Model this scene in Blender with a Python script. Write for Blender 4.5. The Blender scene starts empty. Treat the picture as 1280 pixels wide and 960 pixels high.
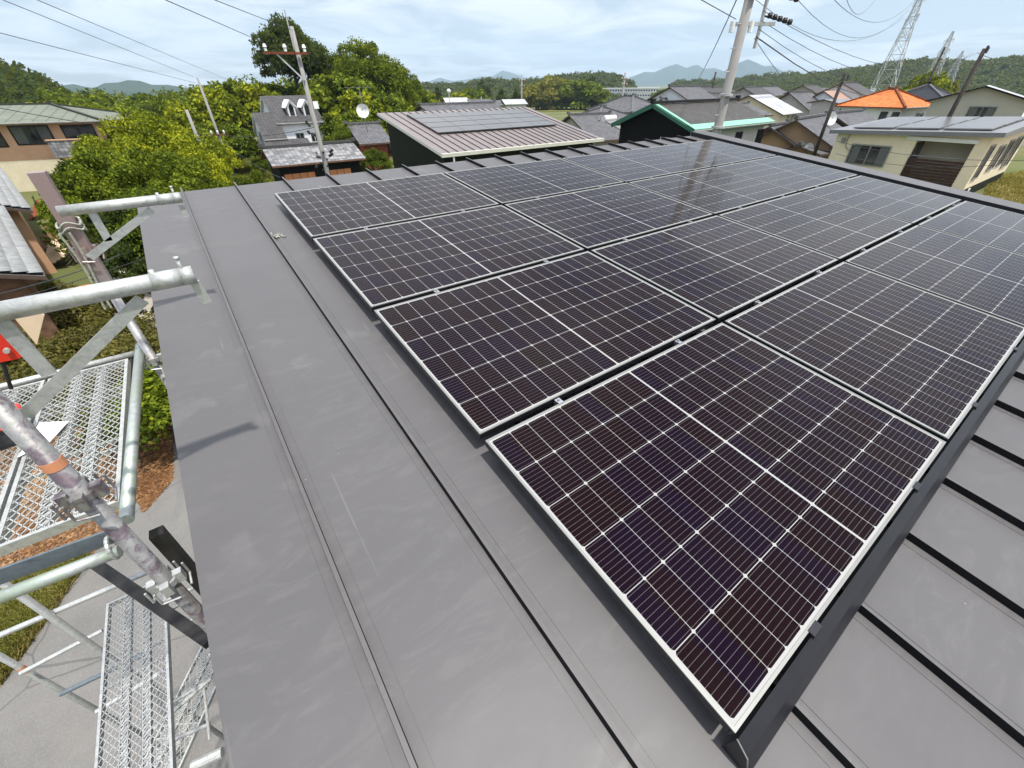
import bpy, math, random
import numpy as np
from mathutils import Vector, Matrix, Euler

SC = bpy.context.scene
COL = SC.collection
R = math.radians
rng = np.random.default_rng(7)
random.seed(7)

# ------------------------------------------------------------------ camera
FOC = 509.854
CAM_ROT = (R(53.87117), R(0.48263), R(-36.14002))
CAM = Vector((-0.6211, 0.0732, 1.3042))
cd = bpy.data.cameras.new('camera')
cam = bpy.data.objects.new('camera', cd); COL.objects.link(cam)
cam.location = CAM; cam.rotation_euler = CAM_ROT
cd.sensor_width = 36; cd.lens = FOC / 1280 * 36
cd.clip_start = 0.05; cd.clip_end = 30000
SC.camera = cam
RM = np.array(Euler(CAM_ROT).to_matrix())
CN = np.array(CAM)

# ------------------------------------------------------------------ sky and sun
SUN_EL, SUN_AZ = 71.0, 166.0          # azimuth clockwise from +Y
w = bpy.data.worlds.new('World'); SC.world = w; w.use_nodes = True
nt = w.node_tree; nt.nodes.clear()
out = nt.nodes.new('ShaderNodeOutputWorld'); bg = nt.nodes.new('ShaderNodeBackground')
sky = nt.nodes.new('ShaderNodeTexSky'); sky.sky_type = 'NISHITA'; sky.sun_disc = False
sky.sun_elevation = R(SUN_EL); sky.sun_rotation = R(SUN_AZ)
sky.air_density = 1.0; sky.dust_density = 1.2; sky.ozone_density = 1.5
tc = nt.nodes.new('ShaderNodeTexCoord')
# thin high cloud: planar projection of the view direction on a cloud deck
sep = nt.nodes.new('ShaderNodeSeparateXYZ'); nt.links.new(tc.outputs['Generated'], sep.inputs[0])
mx = nt.nodes.new('ShaderNodeMath'); mx.operation = 'MAXIMUM'; nt.links.new(sep.outputs[2], mx.inputs[0]); mx.inputs[1].default_value = 0.0
ad = nt.nodes.new('ShaderNodeMath'); ad.operation = 'ADD'; nt.links.new(mx.outputs[0], ad.inputs[0]); ad.inputs[1].default_value = 0.10
dv = nt.nodes.new('ShaderNodeVectorMath'); dv.operation = 'DIVIDE'
cb = nt.nodes.new('ShaderNodeCombineXYZ')
for i in range(3): nt.links.new(ad.outputs[0], cb.inputs[i])
nt.links.new(tc.outputs['Generated'], dv.inputs[0]); nt.links.new(cb.outputs[0], dv.inputs[1])
n1 = nt.nodes.new('ShaderNodeTexNoise'); n1.inputs['Scale'].default_value = 0.9; n1.inputs['Detail'].default_value = 9; n1.inputs['Roughness'].default_value = 0.58; n1.inputs['Distortion'].default_value = 0.6
nt.links.new(dv.outputs[0], n1.inputs['Vector'])
cr = nt.nodes.new('ShaderNodeValToRGB'); cr.color_ramp.elements[0].position = 0.42; cr.color_ramp.elements[0].color = (0.28, 0.28, 0.28, 1)
cr.color_ramp.elements[1].position = 0.60; cr.color_ramp.elements[1].color = (0.95, 0.95, 0.95, 1)
nt.links.new(n1.outputs['Fac'], cr.inputs[0])
mixs = nt.nodes.new('ShaderNodeMix'); mixs.data_type = 'RGBA'
nt.links.new(cr.outputs[0], mixs.inputs[0]); nt.links.new(sky.outputs[0], mixs.inputs[6]); mixs.inputs[7].default_value = (9.3, 9.6, 10.2, 1)
# the cloud veil is brighter high up, where the sun stands behind it
zb = nt.nodes.new('ShaderNodeMath'); zb.operation = 'MULTIPLY_ADD'; nt.links.new(mx.outputs[0], zb.inputs[0]); zb.inputs[1].default_value = 1.0; zb.inputs[2].default_value = 0.89
vm = nt.nodes.new('ShaderNodeVectorMath'); vm.operation = 'SCALE'; nt.links.new(mixs.outputs[2], vm.inputs[0]); nt.links.new(zb.outputs[0], vm.inputs['Scale'])
nt.links.new(vm.outputs[0], bg.inputs[0]); bg.inputs[1].default_value = 0.086
nt.links.new(bg.outputs[0], out.inputs[0])
sd = bpy.data.lights.new('sun', 'SUN'); sd.energy = 4.3; sd.angle = R(2.0); sd.color = (1, 0.955, 0.89)
so = bpy.data.objects.new('sun', sd); COL.objects.link(so)
a, e = R(SUN_AZ), R(SUN_EL)
sdir = Vector((math.sin(a) * math.cos(e), math.cos(a) * math.cos(e), math.sin(e)))
so.rotation_euler = sdir.to_track_quat('Z', 'Y').to_euler()
SC.view_settings.view_transform = 'Standard'; SC.view_settings.look = 'None'
SC.view_settings.gamma = 1; SC.view_settings.exposure = 0.42
try:
    SC.cycles.use_denoising = True
    SC.cycles.max_bounces = 6; SC.cycles.diffuse_bounces = 2; SC.cycles.glossy_bounces = 3
    SC.cycles.transmission_bounces = 3; SC.cycles.transparent_max_bounces = 6; SC.cycles.volume_bounces = 1
    SC.cycles.caustics_reflective = False; SC.cycles.caustics_refractive = False
except Exception: pass

# ------------------------------------------------------------------ helpers
def ray(x, y):
    d = RM @ np.array([(x - 640) / FOC, -(y - 480) / FOC, -1.0]); return d
def P(x, y, z):                      # point seen at photo pixel (x, y) lying at height z
    d = ray(x, y); t = (z - CN[2]) / d[2]; return Vector(CN + d * t)
def PY(x, y, Y):
    d = ray(x, y); t = (Y - CN[1]) / d[1]; return Vector(CN + d * t)
def PR(x, y, r):                     # ... at horizontal distance r
    d = ray(x, y); return Vector(CN + d * (r / math.hypot(d[0], d[1])))
def AZ(x, y):
    d = ray(x, y); return math.atan2(d[0], d[1])

def put(o, label=None, cat=None, group=None, kind=None):
    if label: o['label'] = label
    if cat: o['category'] = cat
    if group: o['group'] = group
    if kind: o['kind'] = kind
    return o
def empty(name, loc, rz=0.0, label=None, cat=None, group=None, kind=None):
    o = bpy.data.objects.new(name, None); COL.objects.link(o); o.empty_display_size = 0.2
    o.location = loc; o.rotation_euler = (0, 0, rz)
    return put(o, label, cat, group, kind)

class MB:
    def __init__(s): s.v = []; s.f = []; s.m = []
    def face(s, pts, mi=0):
        n = len(s.v); s.v += [tuple(p) for p in pts]; s.f.append(tuple(range(n, n + len(pts)))); s.m.append(mi); return s
    def hull8(s, b, t, mi=0):        # bottom ring, top ring (counter-clockwise)
        n = len(s.v); k = len(b); s.v += [tuple(p) for p in b] + [tuple(p) for p in t]
        s.f.append(tuple(range(n + k - 1, n - 1, -1))); s.m.append(mi)
        s.f.append(tuple(range(n + k, n + 2 * k))); s.m.append(mi)
        for i in range(k):
            j = (i + 1) % k; s.f.append((n + i, n + j, n + k + j, n + k + i)); s.m.append(mi)
        return s
    def box(s, x0, x1, y0, y1, z0, z1, mi=0):
        return s.hull8([(x0, y0, z0), (x1, y0, z0), (x1, y1, z0), (x0, y1, z0)], [(x0, y0, z1), (x1, y0, z1), (x1, y1, z1), (x0, y1, z1)], mi)
    def tube(s, p0, p1, r, r1=None, n=10, mi=0, cap=True):
        p0 = Vector(p0); p1 = Vector(p1); r1 = r if r1 is None else r1
        d = (p1 - p0).normalized(); u = d.orthogonal().normalized(); q = d.cross(u); k = len(s.v)
        for c, rr in ((p0, r), (p1, r1)):
            for i in range(n):
                a = 2 * math.pi * i / n; s.v.append(tuple(c + u * (math.cos(a) * rr) + q * (math.sin(a) * rr)))
        for i in range(n):
            j = (i + 1) % n; s.f.append((k + i, k + j, k + n + j, k + n + i)); s.m.append(mi)
        if cap:
            s.f.append(tuple(range(k + n - 1, k - 1, -1))); s.m.append(mi); s.f.append(tuple(range(k + n, k + 2 * n))); s.m.append(mi)
        return s
    def path(s, pts, r, n=6, mi=0):
        for a, b in zip(pts[:-1], pts[1:]): s.tube(a, b, r, n=n, mi=mi)
        return s
    def bar(s, p0, p1, w, h, up=(0, 0, 1), mi=0):   # flat bar between two points
        p0 = Vector(p0); p1 = Vector(p1); d = (p1 - p0).normalized(); sd_ = d.cross(Vector(up))
        if sd_.length < 1e-4: sd_ = d.cross(Vector((1, 0, 0)))
        sd_.normalize(); u = sd_.cross(d).normalized()
        q = [sd_ * (a * w / 2) + u * (b * h / 2) for a, b in ((-1, -1), (1, -1), (1, 1), (-1, 1))]
        return s.hull8([p0 + k for k in q], [p1 + k for k in q], mi)
    def build(s, name, mat, parent=None, world=False, smooth=False, uv=False):
        V = s.v
        if world and parent is not None:
            L = parent.location; c, sn = math.cos(-parent.rotation_euler[2]), math.sin(-parent.rotation_euler[2])
            V = [((x - L[0]) * c - (y - L[1]) * sn, (x - L[0]) * sn + (y - L[1]) * c, z - L[2]) for x, y, z in V]
        me = bpy.data.meshes.new(name); me.from_pydata(V, [], s.f)
        for m_ in (mat if isinstance(mat, (list, tuple)) else [mat]): me.materials.append(m_)
        me.polygons.foreach_set('material_index', s.m)
        if smooth: me.polygons.foreach_set('use_smooth', [True] * len(s.f))
        me.update()
        if uv:
            ul = me.uv_layers.new(name='UVMap')
            for p in me.polygons:
                n = p.normal
                h = Vector((-n.y, n.x, 0))
                if h.length < 1e-3: h = Vector((1, 0, 0))
                h.normalize(); t = n.cross(h)
                for li in p.loop_indices:
                    co = me.vertices[me.loops[li].vertex_index].co; ul.data[li].uv = (co.dot(h), co.dot(t))
        o = bpy.data.objects.new(name, me); COL.objects.link(o)
        if parent is not None: o.parent = parent
        return o

def copy_tree(o, parent=None):
    c = o.copy(); COL.objects.link(c); c.parent = parent
    for ch in o.children: copy_tree(ch, c)
    return c

# ------------------------------------------------------------------ materials
class NT:
    def __init__(s, name):
        s.mat = bpy.data.materials.new(name); s.mat.use_nodes = True; s.t = s.mat.node_tree
        s.b = s.t.nodes['Principled BSDF']; s.o = s.t.nodes['Material Output']
    def n(s, t, **k):
        q = s.t.nodes.new(t)
        for a, b in k.items(): setattr(q, a, b)
        return q
    def l(s, a, b): s.t.links.new(a, b)
    def mth(s, op, a, b=None, c=None):
        q = s.n('ShaderNodeMath', operation=op)
        for i, v in enumerate((a, b, c)):
            if v is None: continue
            if isinstance(v, (int, float)): q.inputs[i].default_value = v
            else: s.l(v, q.inputs[i])
        return q.outputs[0]
    def noise(s, vec, scale, detail=4, rough=0.55, dist=0.0):
        q = s.n('ShaderNodeTexNoise'); q.inputs['Scale'].default_value = scale; q.inputs['Detail'].default_value = detail
        q.inputs['Roughness'].default_value = rough; q.inputs['Distortion'].default_value = dist
        if vec is not None: s.l(vec, q.inputs['Vector'])
        return q.outputs['Fac']
    def ramp(s, fac, pts):
        q = s.n('ShaderNodeValToRGB'); e = q.color_ramp.elements
        while len(e) < len(pts): e.new(0.5)
        for el, (p, c) in zip(e, pts):
            el.position = p; el.color = (c[0], c[1], c[2], 1) if isinstance(c, (tuple, list)) else (c, c, c, 1)
        s.l(fac, q.inputs[0]); return q.outputs[0]
    def mix(s, f, a, b, mode='MIX'):
        q = s.n('ShaderNodeMix', data_type='RGBA', blend_type=mode)
        for i, v in ((0, f), (6, a), (7, b)):
            if isinstance(v, (int, float)): q.inputs[i].default_value = v
            elif isinstance(v, (tuple, list)): q.inputs[i].default_value = (v[0], v[1], v[2], 1)
            else: s.l(v, q.inputs[i])
        return q.outputs[2]
    def bump(s, h, strength, dist=0.01):
        q = s.n('ShaderNodeBump'); q.inputs['Strength'].default_value = strength; q.inputs['Distance'].default_value = dist
        s.l(h, q.inputs['Height']); s.l(q.outputs[0], s.b.inputs['Normal'])
    def tex(s, which='Object'):
        return s.n('ShaderNodeTexCoord').outputs[which]
    def set(s, col=None, rough=None, metal=None, spec=None):
        if col is not None:
            if isinstance(col, (tuple, list)): s.b.inputs['Base Color'].default_value = (col[0], col[1], col[2], 1)
            else: s.l(col, s.b.inputs['Base Color'])
        if rough is not None:
            if isinstance(rough, (int, float)): s.b.inputs['Roughness'].default_value = rough
            else: s.l(rough, s.b.inputs['Roughness'])
        if metal is not None: s.b.inputs['Metallic'].default_value = metal
        if spec is not None: s.b.inputs['Specular IOR Level'].default_value = spec
        return s
    def grain(s):     # world-size position: stays fixed to the place
        return s.n('ShaderNodeNewGeometry').outputs['Position']

def simple(name, col, rough=0.6, metal=0.0, var=0.25, scale=3.0, spec=0.5, bump=0.0, bscale=40):
    m = NT(name); g = m.tex('Object')
    f = m.noise(g, scale, 6, 0.6)
    if rough >= .6 and spec == .5: spec = .12
    a = tuple(c * (1 - var) for c in col); b = tuple(min(1, c * (1 + var)) for c in col)
    m.set(m.ramp(f, [(0.3, a), (0.7, b)]), rough, metal, spec)
    if bump: m.bump(m.noise(g, bscale, 4), bump, 0.01)
    return m.mat

def tile_mat(name, col, cw=0.27, rh=0.25, var=0.3, depth=0.03, rough=0.55, ramp=None, joint_shade=True):
    m = NT(name); uv = m.tex('UV'); sp = m.n('ShaderNodeSeparateXYZ'); m.l(uv, sp.inputs[0])
    u = m.mth('DIVIDE', sp.outputs[0], cw); v = m.mth('DIVIDE', sp.outputs[1], rh)
    fu = m.mth('FRACT', u); fv = m.mth('FRACT', v)
    wave = m.mth('MULTIPLY', m.mth('ADD', m.mth('SINE', m.mth('MULTIPLY', u, 2 * math.pi)), 1.0), 0.5)
    step = m.mth('SUBTRACT', 1.0, fv)
    h = m.mth('ADD', m.mth('MULTIPLY', wave, 0.6), m.mth('MULTIPLY', step, 0.7))
    cell = m.n('ShaderNodeCombineXYZ'); m.l(m.mth('FLOOR', u), cell.inputs[0]); m.l(m.mth('FLOOR', v), cell.inputs[1])
    wn = m.n('ShaderNodeTexWhiteNoise', noise_dimensions='2D'); m.l(cell.outputs[0], wn.inputs['Vector'])
    blot = m.noise(uv, 0.8, 5)
    f = m.mth('ADD', m.mth('MULTIPLY', wn.outputs[0], 0.5), m.mth('MULTIPLY', blot, 0.5))
    base = m.ramp(f, ramp or [(0.2, tuple(c * (1 - var) for c in col)), (0.8, tuple(c * (1 + var) for c in col))])
    if joint_shade:      # shade in the gaps between the tiles, painted into the colour
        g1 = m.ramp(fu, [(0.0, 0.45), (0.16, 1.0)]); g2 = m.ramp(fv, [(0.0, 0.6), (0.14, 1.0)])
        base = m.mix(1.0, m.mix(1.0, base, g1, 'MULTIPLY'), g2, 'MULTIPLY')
    m.set(base, rough, 0, .16); m.bump(h, 1.0, depth)
    return m.mat

def seam_metal(name, col, rough=0.4):
    m = NT(name); g = m.tex('Object')
    f = m.noise(g, 1.4, 8, 0.62, 0.4)
    m.set(m.ramp(f, [(0.3, tuple(c * 0.88 for c in col)), (0.75, tuple(c * 1.12 for c in col))]), rough, 0.0, 0.5)
    return m.mat

M = {}
def roof_pan():
    m = NT('grey_coated_steel'); g = m.tex('Object')
    mp = m.n('ShaderNodeMapping'); mp.inputs['Scale'].default_value = (1.0, 1.0, 1.0); m.l(g, mp.inputs[0])
    big = m.noise(mp.outputs[0], 0.9, 5, 0.55, 0.5)
    base = m.ramp(big, [(0.3, (0.084, 0.080, 0.080)), (0.7, (0.100, 0.095, 0.094))])
    # dusty scuffs
    w1 = m.n('ShaderNodeMapping'); w1.inputs['Scale'].default_value = (1.0, 2.6, 1.0); w1.inputs['Rotation'].default_value = (0, 0, 0.5); m.l(g, w1.inputs[0])
    sc = m.noise(w1.outputs[0], 3.2, 9, 0.72, 2.2)
    sc2 = m.noise(g, 1.3, 3, 0.5)
    f = m.mth('MULTIPLY', m.ramp(sc, [(0.49, 0.0), (0.64, 1.0)]), m.ramp(sc2, [(0.36, 0.0), (0.58, 1.0)]))
    c = m.mix(m.mth('MULTIPLY', f, 0.075), base, (0.30, 0.29, 0.27))
    # sparse pale specks
    vo = m.n('ShaderNodeTexVoronoi'); vo.inputs['Scale'].default_value = 4.0; vo.inputs['Randomness'].default_value = 1.0; m.l(g, vo.inputs['Vector'])
    sepc = m.n('ShaderNodeSeparateColor'); m.l(vo.outputs['Color'], sepc.inputs[0])
    rad = m.mth('MULTIPLY', sepc.outputs[0], 0.020)
    dot = m.mth('MULTIPLY', m.mth('LESS_THAN', vo.outputs['Distance'], rad), m.mth('GREATER_THAN', sepc.outputs[1], 0.72))
    c = m.mix(m.mth('MULTIPLY', dot, 0.45), c, (0.5, 0.5, 0.48))
    fine = m.noise(g, 260, 2, 0.6)
    c = m.mix(m.mth('MULTIPLY', fine, 0.14), c, (0.07, 0.07, 0.075))
    # fine scratches in two directions, drip marks running down the slope
    for k_, (sx_, sy_, rz_, th_, amt) in enumerate(((40, 1.3, .9, .735, .30), (1.6, 46, .5, .74, .26), (30, .8, .05, .70, .12))):
        w2_ = m.n('ShaderNodeMapping'); w2_.inputs['Scale'].default_value = (sx_, sy_, 1.0); w2_.inputs['Rotation'].default_value = (0, 0, rz_); m.l(g, w2_.inputs[0])
        ln = m.noise(w2_.outputs[0], 1.0, 3, 0.5, .3); gate = m.ramp(m.noise(g, 1.7 + k_, 3), [(0.5, 0.0), (0.6, 1.0)])
        c = m.mix(m.mth('MULTIPLY', m.mth('MULTIPLY', m.ramp(ln, [(th_ - .02, 0.0), (th_ + .03, 1.0)]), gate), amt), c, (0.34, 0.33, 0.32))
    # faint trodden dust patches
    tp_ = m.ramp(m.noise(g, 4.5, 4, 0.5, .3), [(0.60, 0.0), (0.68, 1.0)])
    c = m.mix(m.mth('MULTIPLY', m.mth('MULTIPLY', tp_, m.ramp(m.noise(g, .8, 2), [(0.48, 0.0), (0.58, 1.0)])), 0.10), c, (0.30, 0.29, 0.27))
    m.set(c, m.ramp(sc, [(0.3, 0.40), (0.7, 0.55)]), 0.0, 0.40)
    h = m.mth('ADD', m.mth('MULTIPLY', m.noise(g, 1.8, 2), 2.2), m.mth('MULTIPLY', fine, 0.004))
    m.bump(h, 0.25, 0.02)
    return m.mat
M['pan'] = roof_pan()
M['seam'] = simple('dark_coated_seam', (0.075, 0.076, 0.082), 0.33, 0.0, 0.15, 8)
M['seamshade'] = simple('seam_side_painted_shade', (0.010, 0.010, 0.011), 0.6, 0.0, 0.15, 8)  # shade on the upright seam sides, painted in as a near-black colour
M['blacktrim'] = simple('black_painted_aluminium', (0.016, 0.016, 0.020), 0.38, 0.2, 0.2, 6)
M['blackrust'] = simple('black_steel', (0.03, 0.028, 0.027), 0.5, 0.5, 0.5, 9)
M['alum'] = simple('anodised_aluminium', (0.245, 0.245, 0.23), 0.5, 0.5, 0.06, 5)
M['clip'] = simple('clamp_metal', (0.5, 0.5, 0.5), 0.35, 0.9, 0.1, 20)

W_, H_ = 1.722, 1.134
GR, GC = 0.04153, 0.03452
def cell_mat():
    m = NT('solar_cells_under_glass'); ob = m.tex('Object'); sp = m.n('ShaderNodeSeparateXYZ'); m.l(ob, sp.inputs[0])
    X, Y = sp.outputs[0], sp.outputs[1]
    half = W_ / 2; ax = m.mth('ABSOLUTE', m.mth('SUBTRACT', X, half))          # symmetric about the centre line
    mg, cg = 0.017, 0.0042
    pu = (half - mg - cg) / 9; pv = (H_ - 2 * mg) / 6
    su = m.mth('DIVIDE', m.mth('SUBTRACT', ax, cg), pu)
    sv = m.mth('DIVIDE', m.mth('SUBTRACT', Y, mg), pv)
    inu = m.mth('MULTIPLY', m.mth('GREATER_THAN', su, 0.0), m.mth('LESS_THAN', su, 9.0))
    inv = m.mth('MULTIPLY', m.mth('GREATER_THAN', sv, 0.0), m.mth('LESS_THAN', sv, 6.0))
    ins = m.mth('MULTIPLY', inu, inv)
    du = m.mth('MULTIPLY', m.mth('PINGPONG', su, 0.5), pu)                       # metres to the nearest cell boundary
    dv_ = m.mth('MULTIPLY', m.mth('PINGPONG', sv, 0.5), pv)
    du2 = m.mth('MULTIPLY', m.mth('PINGPONG', m.mth('SUBTRACT', su, 1.0), 1.0), pu)
    gapu = m.mth('GREATER_THAN', du, 0.0009); gapv = m.mth('GREATER_THAN', dv_, 0.0013)
    dia = m.mth('GREATER_THAN', m.mth('ADD', du2, dv_), 0.0090)
    dia2 = m.mth('GREATER_THAN', m.mth('ADD', du, dv_), 0.0078)
    cell = m.mth('MULTIPLY', m.mth('MULTIPLY', m.mth('MULTIPLY', gapu, gapv), m.mth('MULTIPLY', dia, dia2)), ins)
    # busbars along the long side, ten to a cell, and the pale solder dots
    bb = m.mth('PINGPONG', m.mth('ADD', m.mth('MULTIPLY', sv, 10.0), 0.5), 0.5)
    bus = m.mth('LESS_THAN', bb, 0.030)
    dots = m.mth('MULTIPLY', m.mth('LESS_THAN', bb, 0.075), m.mth('LESS_THAN', du, 0.0042))
    bus = m.mth('MULTIPLY', m.mth('MAXIMUM', bus, dots), ins)
    idc = m.n('ShaderNodeCombineXYZ'); m.l(m.mth('FLOOR', m.mth('DIVIDE', X, pu)), idc.inputs[0]); m.l(m.mth('FLOOR', sv), idc.inputs[1])
    oi = m.n('ShaderNodeObjectInfo'); m.l(m.mth('MULTIPLY', oi.outputs['Random'], 50), idc.inputs[2])
    wn = m.n('ShaderNodeTexWhiteNoise', noise_dimensions='3D'); m.l(idc.outputs[0], wn.inputs['Vector'])
    cc = m.ramp(m.mth('MULTIPLY_ADD', oi.outputs['Random'], 0.45, m.mth('MULTIPLY', wn.outputs[0], 0.55)), [(0.1, (0.0052, 0.0014, 0.0006)), (0.45, (0.0058, 0.0010, 0.0016)), (0.75, (0.0048, 0.0006, 0.0036)), (0.98, (0.0036, 0.0004, 0.0070))])
    c1 = m.mix(bus, cc, (0.095, 0.085, 0.09))
    c2 = m.mix(cell, (0.32, 0.32, 0.305), c1)
    dust = m.noise(m.grain(), 2.5, 6, 0.6)
    c3 = m.mix(m.mth('MULTIPLY', dust, 0.006), c2, (0.45, 0.43, 0.4))
    m.set(c3, 0.5, 0.0, 0.0)
    m.b.inputs['Coat Weight'].default_value = 1.0; m.b.inputs['Coat IOR'].default_value = 1.17
    m.b.inputs['Sheen Weight'].default_value = 0.62; m.b.inputs['Sheen Roughness'].default_value = 0.18; m.b.inputs['Sheen Tint'].default_value = (1, .88, .72, 1)
    m.l(m.ramp(dust, [(0.2, 0.07), (0.8, 0.13)]), m.b.inputs['Coat Roughness'])
    return m.mat
M['cells'] = cell_mat()
M['backsheet'] = simple('white_backsheet', (0.7, 0.7, 0.7), 0.6)

def galv(name, base=(0.50, 0.51, 0.50), tint=None, tz=None, rough=0.42):
    m = NT(name); g = m.grain(); f = m.noise(g, 26, 8, 0.75, 0.9); f2 = m.noise(g, 70, 4, 0.6)
    c = m.ramp(f, [(0.25, tuple(x * 0.55 for x in base)), (0.48, base), (0.75, tuple(min(1, x * 1.35) for x in base))])
    if tint:
        tm = m.ramp(m.noise(g, 13, 7, 0.7, 1.0), [(0.46, 0.0), (0.58, 1.0)]) if tz is None else None
        if tz:
            sp = m.n('ShaderNodeSeparateXYZ'); m.l(g, sp.inputs[0])
            zz = m.mth('ADD', sp.outputs[2], m.mth('MULTIPLY', m.mth('SUBTRACT', f, 0.5), 0.5))
            tm = m.ramp(m.mth('DIVIDE', m.mth('SUBTRACT', zz, tz[0]), tz[1] - tz[0]), [(0.0, 0.0), (1.0, 1.0)])
        c = m.mix(m.mth('MULTIPLY', tm, 0.85), c, tint)
    c = m.mix(m.mth('MULTIPLY', f2, 0.3), c, (0.2, 0.19, 0.18))
    m.set(c, m.ramp(f2, [(0.3, rough - 0.08), (0.7, rough + 0.2)]), 0.55, 0.5); m.bump(f2, 0.15, 0.003)
    return m.mat
M['galv'] = galv('galvanised_steel')
M['galvwhite'] = galv('bright_galvanised_steel', (0.52, 0.53, 0.50))
M['galvpink'] = galv('galvanised_post_with_pink_paint', (0.46, 0.45, 0.44), (0.36, 0.235, 0.225), (0.25, 0.55))
M['galvpurple'] = galv('galvanised_post_with_purple_paint', (0.27, 0.265, 0.255), (0.095, 0.055, 0.078))
M['galvblue'] = galv('blue_painted_steel', (0.14, 0.175, 0.205))
M['galvgreen'] = galv('green_marked_pipe', (0.46, 0.49, 0.47), (0.42, 0.50, 0.38))
M['orangetape'] = simple('orange_tape', (0.62, 0.27, 0.14), 0.7)
M['rope'] = simple('old_rope', (0.33, 0.33, 0.27), 0.9, 0, 0.4, 60)
M['red'] = simple('red_plastic', (0.62, 0.03, 0.015), 0.4, 0, 0.12)
M['ply'] = simple('pale_plywood', (0.70, 0.55, 0.38), 0.8, 0, 0.1, 6)
M['paper'] = simple('white_paper', (0.8, 0.8, 0.8), 0.8, 0, 0.03)
M['darkfab'] = simple('dark_grey_fabric', (0.045, 0.045, 0.048), 0.85, 0, 0.5, 14, bump=0.4, bscale=30)
M['concrete'] = simple('pole_concrete', (0.27, 0.26, 0.245), 0.85, 0, 0.15, 1.5)
M['darkpole'] = simple('dark_weathered_pole', (0.055, 0.046, 0.040), 0.85, 0, 0.2, 2)
M['wire'] = simple('cable', (0.06, 0.06, 0.065), 0.6)
M['pylon'] = simple('pylon_steel', (0.46, 0.46, 0.45), 0.6, 0.2)
M['insul'] = simple('white_porcelain', (0.8, 0.8, 0.78), 0.25)
M['white'] = simple('white_paint', (0.72, 0.72, 0.70), 0.6, 0, 0.05)
M['whitesiding'] = simple('white_siding', (0.76, 0.77, 0.77), 0.7, 0, 0.06)
M['cream'] = simple('cream_render', (0.72, 0.63, 0.45), 0.8, 0, 0.06, 2)
M['creamtrim'] = simple('cream_gutter', (0.66, 0.64, 0.55), 0.5, 0, 0.05)
M['salmon'] = simple('salmon_render', (0.60, 0.36, 0.22), 0.85, 0, 0.08, 1.5)
M['tan'] = simple('tan_clay_plaster', (0.42, 0.28, 0.17), 0.9, 0, 0.1, 1.5)
M['beige'] = simple('beige_siding', (0.42, 0.40, 0.33), 0.8, 0, 0.05, 1.5)
M['greywall'] = simple('grey_render', (0.40, 0.39, 0.37), 0.85, 0, 0.08, 1.5)
M['darkgreen'] = simple('dark_green_siding', (0.010, 0.014, 0.009), 0.6, 0, 0.2, 1)
M['blackwall'] = simple('black_siding', (0.007, 0.007, 0.007), 0.7, 0, 0.3, 1)
M['mint'] = simple('mint_green_fascia', (0.20, 0.45, 0.31), 0.5, 0, 0.05)
M['greenfascia'] = simple('deep_green_fascia', (0.03, 0.13, 0.08), 0.5, 0, 0.1)
M['brownwood'] = simple('dark_brown_boards', (0.05, 0.028, 0.02), 0.6, 0, 0.3, 5)
M['oldwood'] = simple('weathered_timber', (0.16, 0.09, 0.055), 0.85, 0, 0.4, 6)
M['rust'] = simple('rusty_iron', (0.19, 0.06, 0.035), 0.9, 0, 0.4, 8)
M['orangepanel'] = simple('orange_board', (0.58, 0.24, 0.11), 0.75, 0, 0.12, 3)
M['winframe'] = simple('window_frame_grey', (0.20, 0.20, 0.18), 0.5)
M['winwhite'] = simple('window_frame_white', (0.7, 0.7, 0.68), 0.5)
M['pvdark'] = simple('far_solar_panel', (0.11, 0.105, 0.10), 0.28, 0, 0.1, 0.5)
M['pvframe'] = simple('far_panel_frame', (0.02, 0.02, 0.02), 0.4)
def glass():
    m = NT('window_glass'); g = m.tex('Object'); f = m.noise(g, 1.2, 3)
    m.set(m.ramp(f, [(0.4, (0.012, 0.014, 0.016)), (0.65, (0.06, 0.065, 0.065))]), 0.06, 0, 0.5); return m.mat
M['glass'] = glass()
M['curtain'] = simple('pale_curtain', (0.16, 0.17, 0.155), 0.9, 0, 0.1, 10)
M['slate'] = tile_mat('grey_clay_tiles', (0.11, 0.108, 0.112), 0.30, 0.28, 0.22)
M['slateold'] = tile_mat('mottled_grey_tiles', (0.28, 0.27, 0.27), 0.30, 0.26, 0.5, 0.05, 0.55, [(0.3, (0.13, 0.13, 0.135)), (0.5, (0.20, 0.198, 0.20)), (0.75, (0.30, 0.295, 0.29))])
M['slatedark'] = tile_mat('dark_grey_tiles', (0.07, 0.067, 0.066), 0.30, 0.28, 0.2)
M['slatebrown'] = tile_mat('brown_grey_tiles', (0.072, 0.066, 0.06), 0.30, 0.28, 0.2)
M['blacktile'] = tile_mat('black_ribbed_roof', (0.022, 0.023, 0.026), 0.45, 5.0, 0.15, 0.05, 0.35)
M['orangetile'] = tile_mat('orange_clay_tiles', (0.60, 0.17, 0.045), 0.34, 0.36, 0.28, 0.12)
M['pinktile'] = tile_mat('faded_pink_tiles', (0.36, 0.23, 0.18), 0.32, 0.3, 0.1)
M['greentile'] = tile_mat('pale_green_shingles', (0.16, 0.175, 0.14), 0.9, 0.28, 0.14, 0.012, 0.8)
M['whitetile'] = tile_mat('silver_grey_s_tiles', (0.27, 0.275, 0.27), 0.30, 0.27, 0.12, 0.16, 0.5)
M['tileplain'] = simple('silver_glazed_tile', (0.26, 0.265, 0.26), 0.4, 0, 0.25, 3)
M['greyrib'] = tile_mat('silver_ribbed_roof', (0.40, 0.40, 0.41), 0.5, 6.0, 0.12, 0.06, 0.4)
M['pinkmetal'] = seam_metal('brown_grey_coated_steel', (0.185, 0.155, 0.145))
M['seambrown'] = simple('dark_brown_seam', (0.055, 0.042, 0.040), 0.4)
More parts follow.
